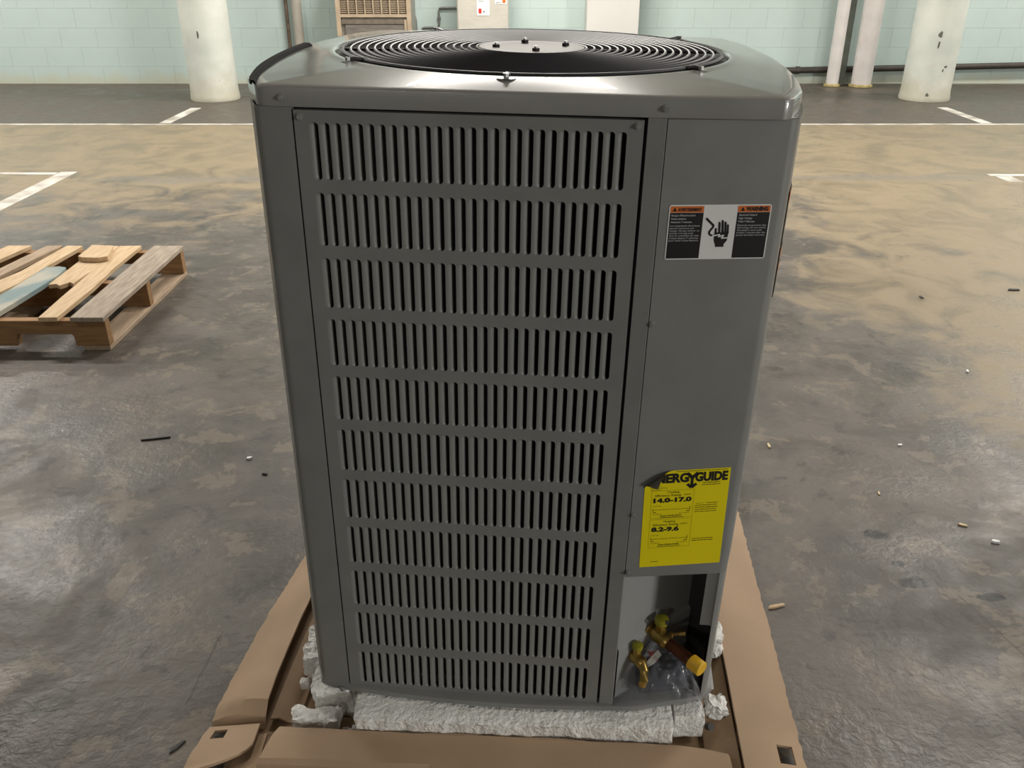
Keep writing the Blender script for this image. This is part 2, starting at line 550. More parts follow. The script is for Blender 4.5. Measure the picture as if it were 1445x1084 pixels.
class Print:
    """flat print collected in label space (x right, y up), mapped to 3D by fn(x, y, lift)"""
    def __init__(s, fn, lift):
        s.fn, s.lift, s.mb = fn, lift, MB()

    def text(s, body, x, y, size, bold=0.0, align='LEFT', stretch=1.0, width=None):
        vs, fs = text_polys(body, size, bold, align, stretch)
        if width and vs:
            x0, x1 = min(p[0] for p in vs), max(p[0] for p in vs)
            k = width / (x1 - x0)
            vs = [((p[0] - x0) * k, p[1]) for p in vs]
        s.mb.add([s.fn(x + a, y + b, s.lift) for a, b in vs], fs)
        return s

    def rect(s, x0, x1, y0, y1, nx=1, ny=1):
        for i in range(nx):
            for j in range(ny):
                a, b = x0 + (x1 - x0) * i / nx, x0 + (x1 - x0) * (i + 1) / nx
                c, d = y0 + (y1 - y0) * j / ny, y0 + (y1 - y0) * (j + 1) / ny
                s.mb.add([s.fn(a, c, s.lift), s.fn(b, c, s.lift), s.fn(b, d, s.lift), s.fn(a, d, s.lift)], [(0, 1, 2, 3)])
        return s

    def poly(s, pts):
        s.mb.add([s.fn(x, y, s.lift) for x, y in pts], [tuple(range(len(pts)))])
        return s

    def stroke(s, pts, w):
        for (a, b), (c, d) in zip(pts[:-1], pts[1:]):
            l = math.hypot(c - a, d - b)
            nx, ny = -(d - b) / l * w / 2, (c - a) / l * w / 2
            s.poly([(a + nx, b + ny), (a - nx, b - ny), (c - nx, d - ny), (c + nx, d + ny)])
        return s

    def words(s, x, y, width, h, seed=0):
        """a line of print too small to read"""
        rr = random.Random(seed)
        cx = x
        while cx < x + width:
            w = rr.uniform(0.004, 0.010)
            e = min(cx + w, x + width)
            s.rect(cx, e, y, y + h)
            cx = e + h * 0.7
        return s

    def build(s, name, m, parent, label=None):
        return s.mb.build(name, m, parent, label, fix=False)


def lump(x0, x1, y0, y1, z0, z1, amp, nsub=(8, 6, 4), seed=0, topfn=None, botfn=None, shrink=0.0):
    """broken foam: a subdivided block with crumbling faces; topfn / botfn keep the faces on planes"""
    bm = bmesh.new()
    nx, ny, nz = nsub
    mb = MB()

    def pt(i, j, k):
        u, v, w = i / nx, j / ny, k / nz
        return Vector((x0 + (x1 - x0) * u, y0 + (y1 - y0) * v, z0 + (z1 - z0) * w))
    idx = {}

    def vid(i, j, k):
        if (i, j, k) not in idx:
            p = pt(i, j, k)
            q = p * 28 + Vector((seed * 7.3, seed * 3.1, seed * 5.7))
            d = noise.noise_vector(q) * amp + noise.noise_vector(q * 2.7) * amp * 0.55 + noise.noise_vector(q * 6.1) * amp * 0.3
            e = 0.0
            nb = (i in (0, nx)) + (j in (0, ny)) + (k in (0, nz))
            c = pt(nx / 2, ny / 2, nz / 2)
            if nb >= 2:
                d += (c - p).normalized() * amp * 0.7
            p2 = p + d
            if k == nz and topfn:
                p2.z = min(p2.z, topfn(p2.x, p2.y))
            elif topfn:
                p2.z = min(p2.z, topfn(p2.x, p2.y) - 0.001)
            p2.z = max(p2.z, botfn if botfn is not None else z0)
            if k == 0:
                p2.z = botfn if botfn is not None else z0
            idx[(i, j, k)] = len(mb.v)
            mb.v.append(p2)
        return idx[(i, j, k)]
    for i in range(nx):
        for j in range(ny):
            for k in (0, nz):
                mb.f.append((vid(i, j, k), vid(i + 1, j, k), vid(i + 1, j + 1, k), vid(i, j + 1, k)))
    for i in range(nx):
        for k in range(nz):
            for j in (0, ny):
                mb.f.append((vid(i, j, k), vid(i + 1, j, k), vid(i + 1, j, k + 1), vid(i, j, k + 1)))
    for j in range(ny):
        for k in range(nz):
            for i in (0, nx):
                mb.f.append((vid(i, j, k), vid(i, j + 1, k), vid(i, j + 1, k + 1), vid(i, j, k + 1)))
    return mb


# ------------------------------------------------------------------ the hall
RX0, RX1, RY0, RY1, RZ = -11.0, 11.0, -11.0, 10.25, 3.7
floor = MB().box(RX0, RX1, RY0, RY1 + 0.2, -0.2, 0).build('floor', M['floor'], kind='structure')
MB().box(RX0, RX1, RY0, RY1 + 0.2, RZ, RZ + 0.2).build('ceiling', M['ceil'], kind='structure')
MB().box(RX0 - 0.2, RX0, RY0, RY1 + 0.2, 0, RZ).build('wall_left', M['wallpaint'], kind='structure')
MB().box(RX1, RX1 + 0.2, RY0, RY1 + 0.2, 0, RZ).build('wall_right', M['wallpaint'], kind='structure')
MB().box(RX0, RX1, RY0 - 0.2, RY0, 0, RZ).build('wall_front', M['wallpaint'], kind='structure')
wall = MB().box(RX0, RX1, RY1 + 0.012, RY1 + 0.2, 0, RZ).build('wall_back', M['mint_joint'], kind='structure')
# painted concrete blocks, courses 0.2 m
BW, BH, BZ0 = 0.40, 0.20, -0.015
blk = MB().box(-BW / 2 + 0.0005, BW / 2 - 0.0005, 0, 0.012, 0.0005, BH - 0.0005).mesh('block', M['mint'], bevel=0.0006)
blk_low = MB().box(-BW / 2 + 0.0005, BW / 2 - 0.0005, 0, 0.012, 0.0, BH + BZ0 - 0.0005).mesh('block_low', M['mint'], bevel=0.0006)
far = MB()
for r in range(18):
    z = BZ0 + r * BH
    off = BW / 2 if r % 2 else 0.0
    for c in range(-28, 29):
        x = c * BW + off
        if abs(x) > 10.8:
            continue
        near = abs(x) < 6.1 and r < 6
        jit = random.uniform(-0.0004, 0.0006)
        if near:
            inst('block', blk_low if r == 0 else blk, wall, (x, RY1 - jit, 0 if r == 0 else z))
        else:
            far.box(x - BW / 2 + 0.0015, x + BW / 2 - 0.0015, RY1, RY1 + 0.012, max(0, z + 0.0015), min(RZ, z + BH - 0.0015))
far.build('block', M['mint'], wall, kind='stuff')

# painted lines on the concrete
for (x0, x1, y0, y1) in ((-10.5, 10.5, 7.61, 7.665), (-3.06, -2.96, 7.69, 8.52), (4.065, 4.165, 7.69, 8.55),
                         (-9.0, -3.04, 5.74, 5.80), (-3.03, -2.92, 3.4, 5.82), (3.16, 9.5, 5.70, 5.75), (3.19, 3.29, 5.52, 5.69)):
    mb = MB()
    n = max(2, int(max(x1 - x0, y1 - y0) / 0.15))
    rows = []
    horiz = (x1 - x0) > (y1 - y0)
    for i in range(n + 1):
        t = i / n
        w = 0.006 * noise.noise(Vector((x0 * 3 + t * 40, y0 * 3, 0)))
        if horiz:
            x = x0 + (x1 - x0) * t
            rows.append([(x, y0 + w, 0.0012), (x, y1 + w, 0.0012)])
        else:
            y = y0 + (y1 - y0) * t
            rows.append([(x0 + w, y, 0.0012), (x1 + w, y, 0.0012)])
    mb.sheet(rows, 0.0012)
    mb.build('painted_line', M['line_paint'], floor)


# columns
def column(x, y, label, chips):
    t = thing('concrete_column', label, 'column', loc=(x, y, 0))
    prof = [(0.238, 0.0), (0.242, 0.015), (0.237, 0.05), (0.233, 0.1)]
    prof += [(0.230, 0.1 + 0.3 * i) for i in range(1, 12)] + [(0.230, RZ)]
    MB().lathe(prof, 40).build('shaft', M['column'], t)
    # chipped spots: thin patches of bare concrete set on the skin
    for (ang, z, w, h) in chips:
        mb = MB()
        n = 9
        R0 = 0.2305 if z > 0.12 else 0.238
        vs = [(R0 * cos(ang) * 1.004, R0 * sin(ang) * 1.004, z)]
        for q in range(n):
            a = 2 * pi * q / n
            rr = random.uniform(0.6, 1.1)
            aa = ang + cos(a) * w * rr / R0
            vs.append((R0 * cos(aa) * 1.002, R0 * sin(aa) * 1.002, z + sin(a) * h * rr))
        mb.add(vs, [(0, 1 + q, 1 + (q + 1) % n) for q in range(n)])
        mb.build('bare_patch', M['column_chip'], t)


column(-3.0, 9.1, 'round mint-white concrete column left of the grey unit, beside a parking line', [(-1.62, 0.62, 0.012, 0.05), (-1.25, 0.16, 0.014, 0.025), (-1.0, 0.20, 0.012, 0.03)])
column(4.17, 9.1, 'round mint-white concrete column right of the unit, in front of the dark wall pipe', [(-1.84, 0.62, 0.02, 0.035), (-1.83, 0.53, 0.012, 0.04), (-1.45, 0.30, 0.010, 0.02), (-1.9, 0.07, 0.016, 0.02), (-1.35, 0.33, 0.02, 0.012)])


# pipes along the back wall
def floor_pipe(x, y, r, m, label, collar=None, group=None):
    t = thing('standing_pipe', label, 'pipe', loc=(x, y, 0))
    MB().tube([(0, 0, 0.0), (0, 0, 0.4), (0, 0, 1.2), (0, 0, 2.4), (0, 0, RZ)], r, 24).build('pipe_run', m, t)
    MB().tube([(0, 0, 1.78), (0, 0, 1.84)], r + 0.012, 24).build('coupling', m, t)
    if collar:
        mb = MB().lathe([(r + 0.004, 0), (r + 0.022, 0.004), (r + 0.02, 0.02), (r + 0.006, 0.03)], 24)
        mb.build('collar', collar, t)
    return t


floor_pipe(3.545, 10.03, 0.066, M['pipe_white'], 'thinner white painted standing pipe on the back wall, left of its wide neighbour', M['flange'])
floor_pipe(3.855, 10.0, 0.106, M['pipe_white'], 'wide white painted standing pipe on the back wall, beside the right column', M['flange'])
floor_pipe(3.70, 10.185, 0.035, M['pipe_green'], 'dull dark green pipe in the gap between two white standing pipes')
floor_pipe(-2.455, 10.2, 0.019, M['pipe_rust'], 'thin rusty brown pipe on the mint wall, next to a beige pipe')
floor_pipe(-2.335, 10.17, 0.052, M['pipe_beige'], 'beige grey standing pipe on the mint wall, right of the thin rusty pipe')
t = thing('wall_pipe', 'dark brown pipe running low along the mint wall behind the right column', 'pipe', loc=(2.7, 10.2, 0.14))
MB().tube([(0, 0, 0), (1.2, 0, 0.024), (3.0, 0, 0.062), (7.6, 0, 0.16)], 0.033, 14).build('pipe_run', M['pipe_dark'], t)
for px in (0.5, 2.1, 4.2):
    pz = 0.0205 * px
    MB().tube([(px - 0.02, 0, pz), (px + 0.02, 0, pz)], 0.040, 14).build('clamp', M['pipe_dark'], t)

# old heater with grille
t = thing('wall_heater', 'old tan metal heater with barred grille over a dull panel, by the mint wall', 'heater', loc=(-1.44, 9.72, 0))
hx0, hx1 = -0.39, 0.39
mb = MB().box(hx0, hx1, 0.05, 0.46, 0.02, 1.35)
mb.build('cabinet_body', M['grey_enamel'], t, bevel=0.004)
fr = MB()
fr.box(hx0, hx0 + 0.045, 0.0, 0.048, 0.02, 1.35).box(hx1 - 0.045, hx1, 0.0, 0.048, 0.02, 1.35)
fr.box(hx0 + 0.045, hx1 - 0.045, 0.0, 0.048, 1.28, 1.35).box(hx0 + 0.045, hx1 - 0.045, 0.0, 0.048, 0.725, 0.755).box(hx0 + 0.045, hx1 - 0.045, 0.0, 0.048, 0.02, 0.09)
fr.build('front_frame', M['beige_metal'], t)
gr = MB().box(hx0 + 0.045, hx1 - 0.045, 0.036, 0.048, 0.755, 1.28).build('grille_backing', M['beige_dark'], t)
for i in range(7):
    x = hx0 + 0.045 + 0.69 * (i + 1) / 8
    MB().box(x - 0.006, x + 0.006, 0.004, 0.016, 0.756, 1.279).build('grille_bar', M['beige_metal'], t)
sl = MB()
for i in range(26):
    z = 0.768 + i * 0.0198
    sl.box(hx0 + 0.046, hx1 - 0.046, 0.02, 0.034, z, z + 0.008)
sl.build('grille_slat', M['beige_metal'], t, kind='stuff')
lf = MB().box(hx0 + 0.05, hx1 - 0.05, 0.012, 0.046, 0.66, 0.715).build('lower_rail', M['beige_dark'], t)
MB().box(hx0 + 0.085, hx1 - 0.06, 0.018, 0.046, 0.10, 0.655).build('lower_panel', M['brushed'], t, bevel=0.003)
MB().box(hx1 - 0.075, hx1 - 0.05, 0.004, 0.044, 0.10, 0.70).build('lower_stile', M['beige_metal'], t)
for sx in (hx0 + 0.06, hx1 - 0.06):
    MB().box(sx - 0.03, sx + 0.03, 0.08, 0.42, 0, 0.02).build('foot', M['grey_enamel'], t)

tag(MB().tube([(-1.0, 10.2, 1.6), (-1.04, 10.2, 1.1), (-1.10, 10.21, 0.88), (-1.075, 10.21, 0.76), (-1.05, 10.215, 0.66), (-1.045, 10.215, 0.3), (-1.045, 10.215, 0.0)], 0.011, 8).build('hanging_cable', M['conduit']),
    'dark cable hanging down the mint wall right beside the tan heater', 'cable')
t = thing('wall_conduit', 'thin grey conduit stepping down the mint wall beside the wrapped cabinet', 'conduit', loc=(-0.80, 10.23, 0))
MB().tube([(0.55, 0, 0.79), (0.03, 0, 0.79), (0.008, 0, 0.785), (0, 0, 0.76), (0, 0, 0.62), (-0.005, 0, 0.60), (-0.03, 0, 0.592), (-0.16, 0, 0.592), (-0.185, 0, 0.585), (-0.19, 0, 0.56), (-0.19, 0, 0.0)], 0.0115, 8).build('conduit_run', M['conduit'], t)
MB().box(-0.02, 0.02, -0.014, 0.018, 0.68, 0.70).build('strap', M['conduit'], t)

# wrapped cabinet
t = thing('wrapped_cabinet', 'beige cabinet in clear stretch film with a white paper on its front', 'cabinet', loc=(-0.297, 9.5, 0))
mb = MB().box(-0.262, 0.262, 0.0, 0.55, 0.10, 1.45)
mb.build('cabinet_body', M['wrap'], t, bevel=0.012)
bs = MB().box(-0.27, 0.27, 0.0, 0.55, 0.075, 0.10)
for sx in (-0.22, 0.0, 0.22):
    bs.box(sx - 0.04, sx + 0.04, 0.02, 0.53, 0.0, 0.075)
bs.build('skid', M['wood'], t)
P3 = lambda x, y, l: (x, -0.0015 - l, y)
pp = Print(P3, 0.0004).rect(-0.059, 0.070, 0.755, 1.02).build('paper_sheet', M['tag'], t)
pr = Print(P3, 0.0012)
pr.words(-0.045, 0.97, 0.09, 0.006, 3).words(-0.045, 0.94, 0.09, 0.006, 4).words(-0.04, 0.885, 0.05, 0.005, 5)
pr.rect(0.005, 0.02, 0.785, 0.795)
pr.build('printed_text', M['ink'], pp)
Print(P3, 0.0012).rect(-0.042, -0.012, 0.775, 0.82).build('colour_mark', M['red'], pp)
st = Print(P3, 0.0004).rect(0.125, 0.245, 0.86, 1.05).build('sticker', M['tag'], t)
Print(P3, 0.0012).rect(0.20, 0.232, 0.872, 1.0).build('orange_bar', M['lab_orange'], st)
Print(P3, 0.0012).words(0.135, 0.87, 0.05, 0.008, 8).words(0.135, 0.90, 0.045, 0.008, 9).build('printed_text', M['ink'], st)

t = thing('white_cabinet', 'plain off-white tall metal cabinet at the mint wall, right of the wrapped one', 'cabinet', loc=(1.07, 9.9, 0))
MB().box(-0.278, 0.278, 0.012, 0.30, 0.06, 1.5).build('cabinet_body', M['offwhite'], t, bevel=0.006)
MB().box(-0.276, 0.276, 0.0, 0.0115, 0.065, 1.495).build('front_panel', M['offwhite'], t, bevel=0.003)
MB().box(-0.25, 0.25, 0.04, 0.29, 0.0, 0.06).build('plinth', M['grey_enamel'], t)


# ------------------------------------------------------------------ pallet
pal = thing('wooden_pallet', 'broken wooden pallet with pale pine and weathered boards on the floor', 'pallet', loc=(-1.48, 2.90, 0))
PH = 0.135


def plank(parent, name, m, pts, z0, z1, label=None, jag=0.0, ends=(False, False)):
    """board: outline of points in x, y"""
    mb = MB()
    P = [(x + random.uniform(-jag, jag), y + random.uniform(-jag, jag)) for x, y in pts]
    mb.prism(P, z0, z1)
    return mb.build(name, m, parent, label, bevel=0.0015)


LEN = 1.25
# three stringers along x, the outer ones notched
for i, y in enumerate((0.0, 0.40, 0.80)):
    z0, z1 = 0.018, PH - 0.018
    prof = [(0, z0), (-0.122, z0), (-0.126, z0 + 0.040), (-0.132, z0 + 0.046), (-0.328, z0 + 0.046), (-0.334, z0 + 0.040), (-0.338, z0), (-0.86, z0), (-0.864, z0 + 0.046), (-1.08, z0 + 0.046), (-1.084, z0), (-LEN, z0), (-LEN, z1), (0, z1)]
    mb = MB()
    mb.prism(prof, y, y + 0.037, fn=lambda a, b, d: (a, d, b))
    mb.build('stringer', M['wood_brown'], pal, bevel=0.0015)
# bottom boards along y
for (x0, x1) in ((-0.10, 0.0), (-0.55, -0.45), (-0.80, -0.70), (-LEN, -LEN + 0.1)):
    plank(pal, 'bottom_board', M['wood_tan'], [(x0, 0), (x1, 0), (x1, 0.84), (x0, 0.84)], 0.0, 0.0175)
# deck boards along y (x measured from the right end)
T0, T1 = PH - 0.0175, PH
y0, y1 = -0.012, 0.850
plank(pal, 'deck_board', M['wood_grey'], [(-0.118, y0), (0.002, y0), (0.0, y1), (-0.075, y1 - 0.004), (-0.135, y1)], T0, T1, 'wide weathered grey end board')
plank(pal, 'deck_board', M['wood'], [(-0.232, y0), (-0.165, y0 + 0.003), (-0.168, 0.30), (-0.186, 0.55), (-0.190, y1), (-0.285, y1 - 0.005), (-0.262, 0.5), (-0.246, 0.2)], T0, T1)
plank(pal, 'deck_board', M['wood'], [(-0.362, 0.335), (-0.335, 0.345), (-0.312, 0.325), (-0.290, 0.365), (-0.270, 0.35), (-0.262, 0.50), (-0.290, 0.845), (-0.38, 0.845), (-0.372, 0.6)], T0, T1, 'pale board snapped off near the middle stringer')
plank(pal, 'deck_board', M['wood_teal'], [(-0.500, y0 - 0.004), (-0.400, y0), (-0.378, 0.30), (-0.372, 0.46), (-0.385, 0.54), (-0.42, 0.553), (-0.470, 0.54), (-0.48, 0.3)], T0 + 0.001, T1 + 0.003, 'broken board with worn teal paint')
plank(pal, 'deck_board', M['wood'], [(-0.620, 0.25), (-0.585, 0.245), (-0.552, 0.262), (-0.510, 0.25), (-0.485, 0.36), (-0.478, 0.55), (-0.452, 0.845), (-0.525, 0.85), (-0.555, 0.5)], T0, T1)
plank(pal, 'deck_board', M['wood_tan'], [(-0.70, y0), (-0.63, y0), (-0.615, 0.4), (-0.545, y1), (-0.615, y1), (-0.68, 0.4)], T0, T1, 'narrow greyish board')
plank(pal, 'deck_board', M['wood'], [(-0.90, y0), (-0.80, y0), (-0.755, 0.5), (-0.685, y1), (-0.79, y1), (-0.85, 0.5)], T0, T1)
plank(pal, 'deck_board', M['wood'], [(-1.03, y0), (-0.94, y0), (-0.90, 0.5), (-0.85, y1), (-0.94, y1), (-1.0, 0.5)], T0, T1)
plank(pal, 'deck_board', M['wood_tan'], [(-LEN, y0), (-LEN + 0.1, y0), (-LEN + 0.1, y1), (-LEN, y1)], T0, T1)
tag(plank(None, 'wood_offcut', M['wood'], [(-1.852, 3.53), (-1.83, 3.515), (-1.76, 3.508), (-1.725, 3.53), (-1.765, 3.68), (-1.86, 3.69)], PH + 0.001, PH + 0.022),
    'short pale wood offcut lying on top of the pallet boards', 'wood offcut')


# ------------------------------------------------------------------ heat pump frame
RU = Matrix(((0.99609, 0.08723, 0.01382), (-0.08697, 0.99604, -0.01854), (-0.01538, 0.01726, 0.99973)))
ORG = Vector((-0.2771, 1.1764, CAM_H - 1.2232))
MU = Matrix.Translation(ORG) @ RU.to_4x4()


def unit_z(x, y, Z=0.0):
    """world height of the unit's base plane above world x, y"""
    n = RU.col[2]
    p0 = ORG + n * Z
    return p0.z - (n.x * (x - p0.x) + n.y * (y - p0.y)) / n.z


HP = thing('heat_pump', 'tall grey outdoor heat pump with louvered front, standing on cardboard and foam', 'heat pump', mtx=MU)

DEP = 0.744


def side_left(y):
    t = min(1, max(0, y / DEP))
    return -0.077 - 0.063 * max(0.0, sin(pi * t)) ** 0.65


def side_right(y):
    t = min(1, max(0, y / DEP))
    return 0.618 + 0.043 * max(0.0, sin(pi * t)) ** 0.8 + 0.003


def front_y(x):
    return 0.013 * max(0.0, (x - 0.44) / 0.18) ** 1.5


def outline(inset=0.0, rc=0.02):
    """cap outline, counter-clockwise from the front left corner"""
    pts = []
    def arc(cx, cy, a0, a1, n=6):
        for i in range(n + 1):
            a = a0 + (a1 - a0) * i / n
            pts.append((cx + rc * cos(a), cy + rc * sin(a)))
    arc(-0.076 + rc, rc, 1.08 * pi, 1.5 * pi)
    for i in range(1, 12):
        pts.append((-0.05 + 0.65 * i / 12, front_y(-0.05 + 0.65 * i / 12)))
    arc(0.620 - rc, rc + 0.013, 1.5 * pi, 1.92 * pi)
    for i in range(1, 16):
        y = 0.043 + (DEP - 0.073) * i / 16
        pts.append((side_right(y), y))
    arc(0.620 - rc, DEP - rc, 0.06 * pi, 0.5 * pi)
    for i in range(1, 12):
        t = i / 12
        pts.append((0.60 - 0.65 * t, DEP + 0.012 * sin(pi * t)))
    arc(-0.076 + rc, DEP - rc, 0.5 * pi, 0.94 * pi)
    for i in range(1, 16):
        y = DEP - 0.03 - (DEP - 0.06) * i / 16
        pts.append((side_left(y), y))
    if inset:
        cx, cy = 0.27, 0.372
        q = []
        for x, y in pts:
            l = math.hypot(x - cx, y - cy)
            q.append((cx + (x - cx) * (1 - inset / l), cy + (y - cy) * (1 - inset / l)))
        return q
    return pts


FC = (0.263, 0.372)     # fan centre
HR = 0.316              # opening radius


def to_circle(p, r):
    a = atan2(p[1] - FC[1], p[0] - FC[0])
    return (FC[0] + r * cos(a), FC[1] + r * sin(a))


# cap: lip, rounded edge, shallow dome, rolled rim, throat
OUT = []
base_out = outline()
for i in range(len(base_out)):
    a, b = base_out[i], base_out[(i + 1) % len(base_out)]
    for q in range(3):
        OUT.append((a[0] + (b[0] - a[0]) * q / 3, a[1] + (b[1] - a[1]) * q / 3))
CZ0, CZ1, CZR = 1.0469, 1.0715, 1.0830
lip_in = [(FC[0] + (x - FC[0]) * 0.93, FC[1] + (y - FC[1]) * 0.93) for x, y in OUT]
rows = [[(x, y, CZ0) for x, y in lip_in], [(x, y, CZ0) for x, y in OUT], [(x, y, CZ1 - 0.0016) for x, y in OUT],
        [(FC[0] + (x - FC[0]) * 0.9985, FC[1] + (y - FC[1]) * 0.9985, CZ1 - 0.0003) for x, y in OUT],
        [(FC[0] + (x - FC[0]) * 0.9955, FC[1] + (y - FC[1]) * 0.9955, CZ1 + 0.0006) for x, y in OUT]]
for t_ in (0.12, 0.3, 0.5, 0.7, 0.88, 1.0):
    row = []
    for x, y in OUT:
        c = to_circle((x, y), HR + 0.010)
        e = (FC[0] + (x - FC[0]) * 0.9955, FC[1] + (y - FC[1]) * 0.9955)
        row.append((e[0] + (c[0] - e[0]) * t_, e[1] + (c[1] - e[1]) * t_, CZ1 + 0.0006 + (CZR - CZ1) * (0.8 * t_ + 0.2 * sin(t_ * pi / 2))))
    rows.append(row)
for (r_, z_) in ((HR + 0.005, CZR + 0.0016), (HR + 0.001, CZR + 0.001), (HR - 0.002, CZR - 0.003), (HR - 0.004, CZR - 0.03), (HR - 0.004, CZR - 0.10)):
    rows.append([(*to_circle(p, r_), z_) for p in OUT])
cap = MB().grid(rows, closed_u=True).build('top_cover', M['paint_cap_lit'], HP, angle=40)
# dimples beside the grille feet
FEET = [radians(a) for a in (-140, -92, -40, 38, 128)]
for a in FEET:
    mb = MB()
    r0 = HR + 0.012
    rows = []
    for i in range(5):
        u = i / 4
        rows.append([(FC[0] + (r0 + 0.009 * u * cos(b)) * cos(a) - 0.013 * u * sin(b) * sin(a), FC[1] + (r0 + 0.009 * u * cos(b)) * sin(a) + 0.013 * u * sin(b) * cos(a),
                      CZR + 0.0016 - 0.0012 * u * u) for b in [2 * pi * q / 16 for q in range(16)]])
    mb.grid(rows, closed_u=True)
    mb.build('foot_dimple', M['paint_cap_lit'], cap)

# strap along the left edge of the cap
rows = []
for i in range(15):
    y = 0.012 + 0.40 * i / 14
    x = side_left(y) + 0.010 + 0.004 * i / 14
    w = 0.004 + 0.006 * min(1, i / 5)
    z = CZ1 + 0.0022 + 0.0035 * i / 14
    rows.append([(x - w, y, z - 0.0015), (x - w * 0.5, y, z + 0.003), (x + w * 0.5, y, z + 0.003), (x + w, y, z - 0.0005)])
MB().sheet(rows, 0.003).build('edge_strap', M['strap'], HP)
MB().tube([(-0.0765, 0.03, 1.061), (-0.0835, 0.05, 1.060)], 0.0035, 8).build('lip_slot', M['black'], HP)

# grille
gpath = lambda r, z, n=96: [(FC[0] + r * cos(2 * pi * i / n), FC[1] + r * sin(2 * pi * i / n), z) for i in range(n)]
gz = lambda r: 1.0845 + 0.0015 * (1 - (r / 0.305) ** 2)
gm = MB().tube(gpath(0.304, gz(0.304)), 0.0028, 6, closed=True)
for k in range(8):
    a = radians(8 + 45 * k)
    gm.tube([(FC[0] + r * cos(a), FC[1] + r * sin(a), gz(r) - 0.0045) for r in (0.075, 0.13, 0.19, 0.25, 0.306)], 0.0022, 6)
for a in FEET:
    gm.tube([(FC[0] + r * cos(a), FC[1] + r * sin(a), z) for r, z in ((0.300, 1.0840), (0.312, 1.0855), (0.318, 1.087), (0.330, 1.0868))], [0.004, 0.004, 0.0035, 0.003], 6)
grille = gm.build('fan_grille', M['wire'], HP, 'black wire fan guard')
for k in range(17):
    r = 0.090 + k * 0.0126
    MB().tube(gpath(r, gz(r)), 0.0021, 5, closed=True).build('guard_ring', M['wire'], grille)
mb = MB().lathe([(0.02, 1.0850), (0.080, 1.0850), (0.0875, 1.0840), (0.0885, 1.0854), (0.086, 1.0872), (0.060, 1.0876), (0.056, 1.0864), (0.001, 1.0864)], 48, Matrix.Translation((FC[0], FC[1], 0)))
mb.build('motor_plate', M['plate'], grille, 'tan motor plate with pressed rim')
for a in (-80, -160, 25, 105):
    c = (FC[0] + 0.060 * cos(radians(a)), FC[1] + 0.060 * sin(radians(a)))
    MB().tube([(c[0], c[1], 1.0855), (c[0], c[1], 1.0915)], 0.0065, 6).build('motor_bolt', M['black'], grille)
    MB().tube([(c[0], c[1], 1.0914), (c[0], c[1], 1.0945)], 0.003, 6).build('motor_stud', M['screw'], grille)
for a in FEET:
    MB().tube([(FC[0] + 0.3275 * cos(a), FC[1] + 0.3275 * sin(a), 1.085), (FC[0] + 0.3275 * cos(a), FC[1] + 0.3275 * sin(a), 1.0895)], 0.0042, 6).build('grille_screw', M['screw'], grille)
# fan under the guard
fan = MB().tube([(FC[0], FC[1], 0.93), (FC[0], FC[1], 1.0848)], 0.062, 24).build('fan_motor', M['black'], HP)
for k in range(4):
    rows = []
    for i in range(7):
        r = 0.055 + 0.235 * i / 6
        rows.append([(FC[0] + r * cos(k * pi / 2 + 0.35 * (j - 2) / 2 + 0.2 * i / 6), FC[1] + r * sin(k * pi / 2 + 0.35 * (j - 2) / 2 + 0.2 * i / 6), 0.975 + 0.03 * (j - 2) / 2) for j in range(5)])
    MB().sheet(rows, 0.002).build('fan_blade', M['black'], fan)
fl = MB()
fl.add([(FC[0], FC[1], 0.90)] + [(FC[0] + 0.34 * cos(a), FC[1] + 0.34 * sin(a), 0.90) for a in [2 * pi * q / 32 for q in range(32)]], [(0, 1 + q, 1 + (q + 1) % 32) for q in range(32)])
fl.build('inner_deck', M['black'], HP)

# coil inside
ci = [(-0.05, 0.035), (0.445, 0.035), (0.445, 0.19), (0.60, 0.20), (0.615, 0.372), (0.59, DEP - 0.04), (-0.05, DEP - 0.04), (-0.10, 0.372)]
MB().prism(ci, 0.02, 0.895).build('coil', M['coil'], HP, 'black finned coil behind the louvers')
lm_ = MB().grid([[(x, y, z) for x, y in ci] for z in (0.895, 1.045)], closed_u=True)
lm_.build('leak_blocker', M['black'], HP)  # added black wall that blocks light leaking in above the coil

# base pan
bp = []
for i in range(25):
    t_ = i / 24
    x = -0.068 + 0.70 * t_
    y = -0.016 * sin(pi * min(1.0, t_ / 0.80)) if t_ < 0.80 else 0.042 * ((t_ - 0.80) / 0.20) ** 1.1
    bp.append((x, y + (0.004 if i == 0 else 0)))
bp += [(0.645, 0.06), (0.652, 0.15), (0.662, 0.30), (0.662, 0.45), (0.64, 0.65), (0.60, DEP), (-0.06, DEP), (-0.115, 0.62), (-0.14, 0.40), (-0.132, 0.25), (-0.108, 0.10), (-0.088, 0.03), (-0.080, 0.010)]
mb = MB()
n = len(bp)
bi = [(FC[0] + (x - FC[0]) * 0.988, FC[1] + (y - FC[1]) * 0.988) for x, y in bp]
mb.add([(x, y, 0.001) for x, y in bi] + [(x, y, 0.003) for x, y in bp] + [(x, y, 0.0130) for x, y in bp] + [(x, y, 0.0148) for x, y in bi],
       [tuple(reversed(range(n)))] + [(r * n + i, r * n + (i + 1) % n, (r + 1) * n + (i + 1) % n, (r + 1) * n + i) for r in range(3) for i in range(n)] + [tuple(3 * n + i for i in range(n))])
mb.build('base_pan', M['paint'], HP, angle=50)


# ---- front louver panel
PITCH, ROWP, NS, NR = 0.01488, 0.093, 28, 11
SW, SH, R = 0.0126, 0.0754, 0.0046
X0 = -0.0034
Z0 = 1.0277


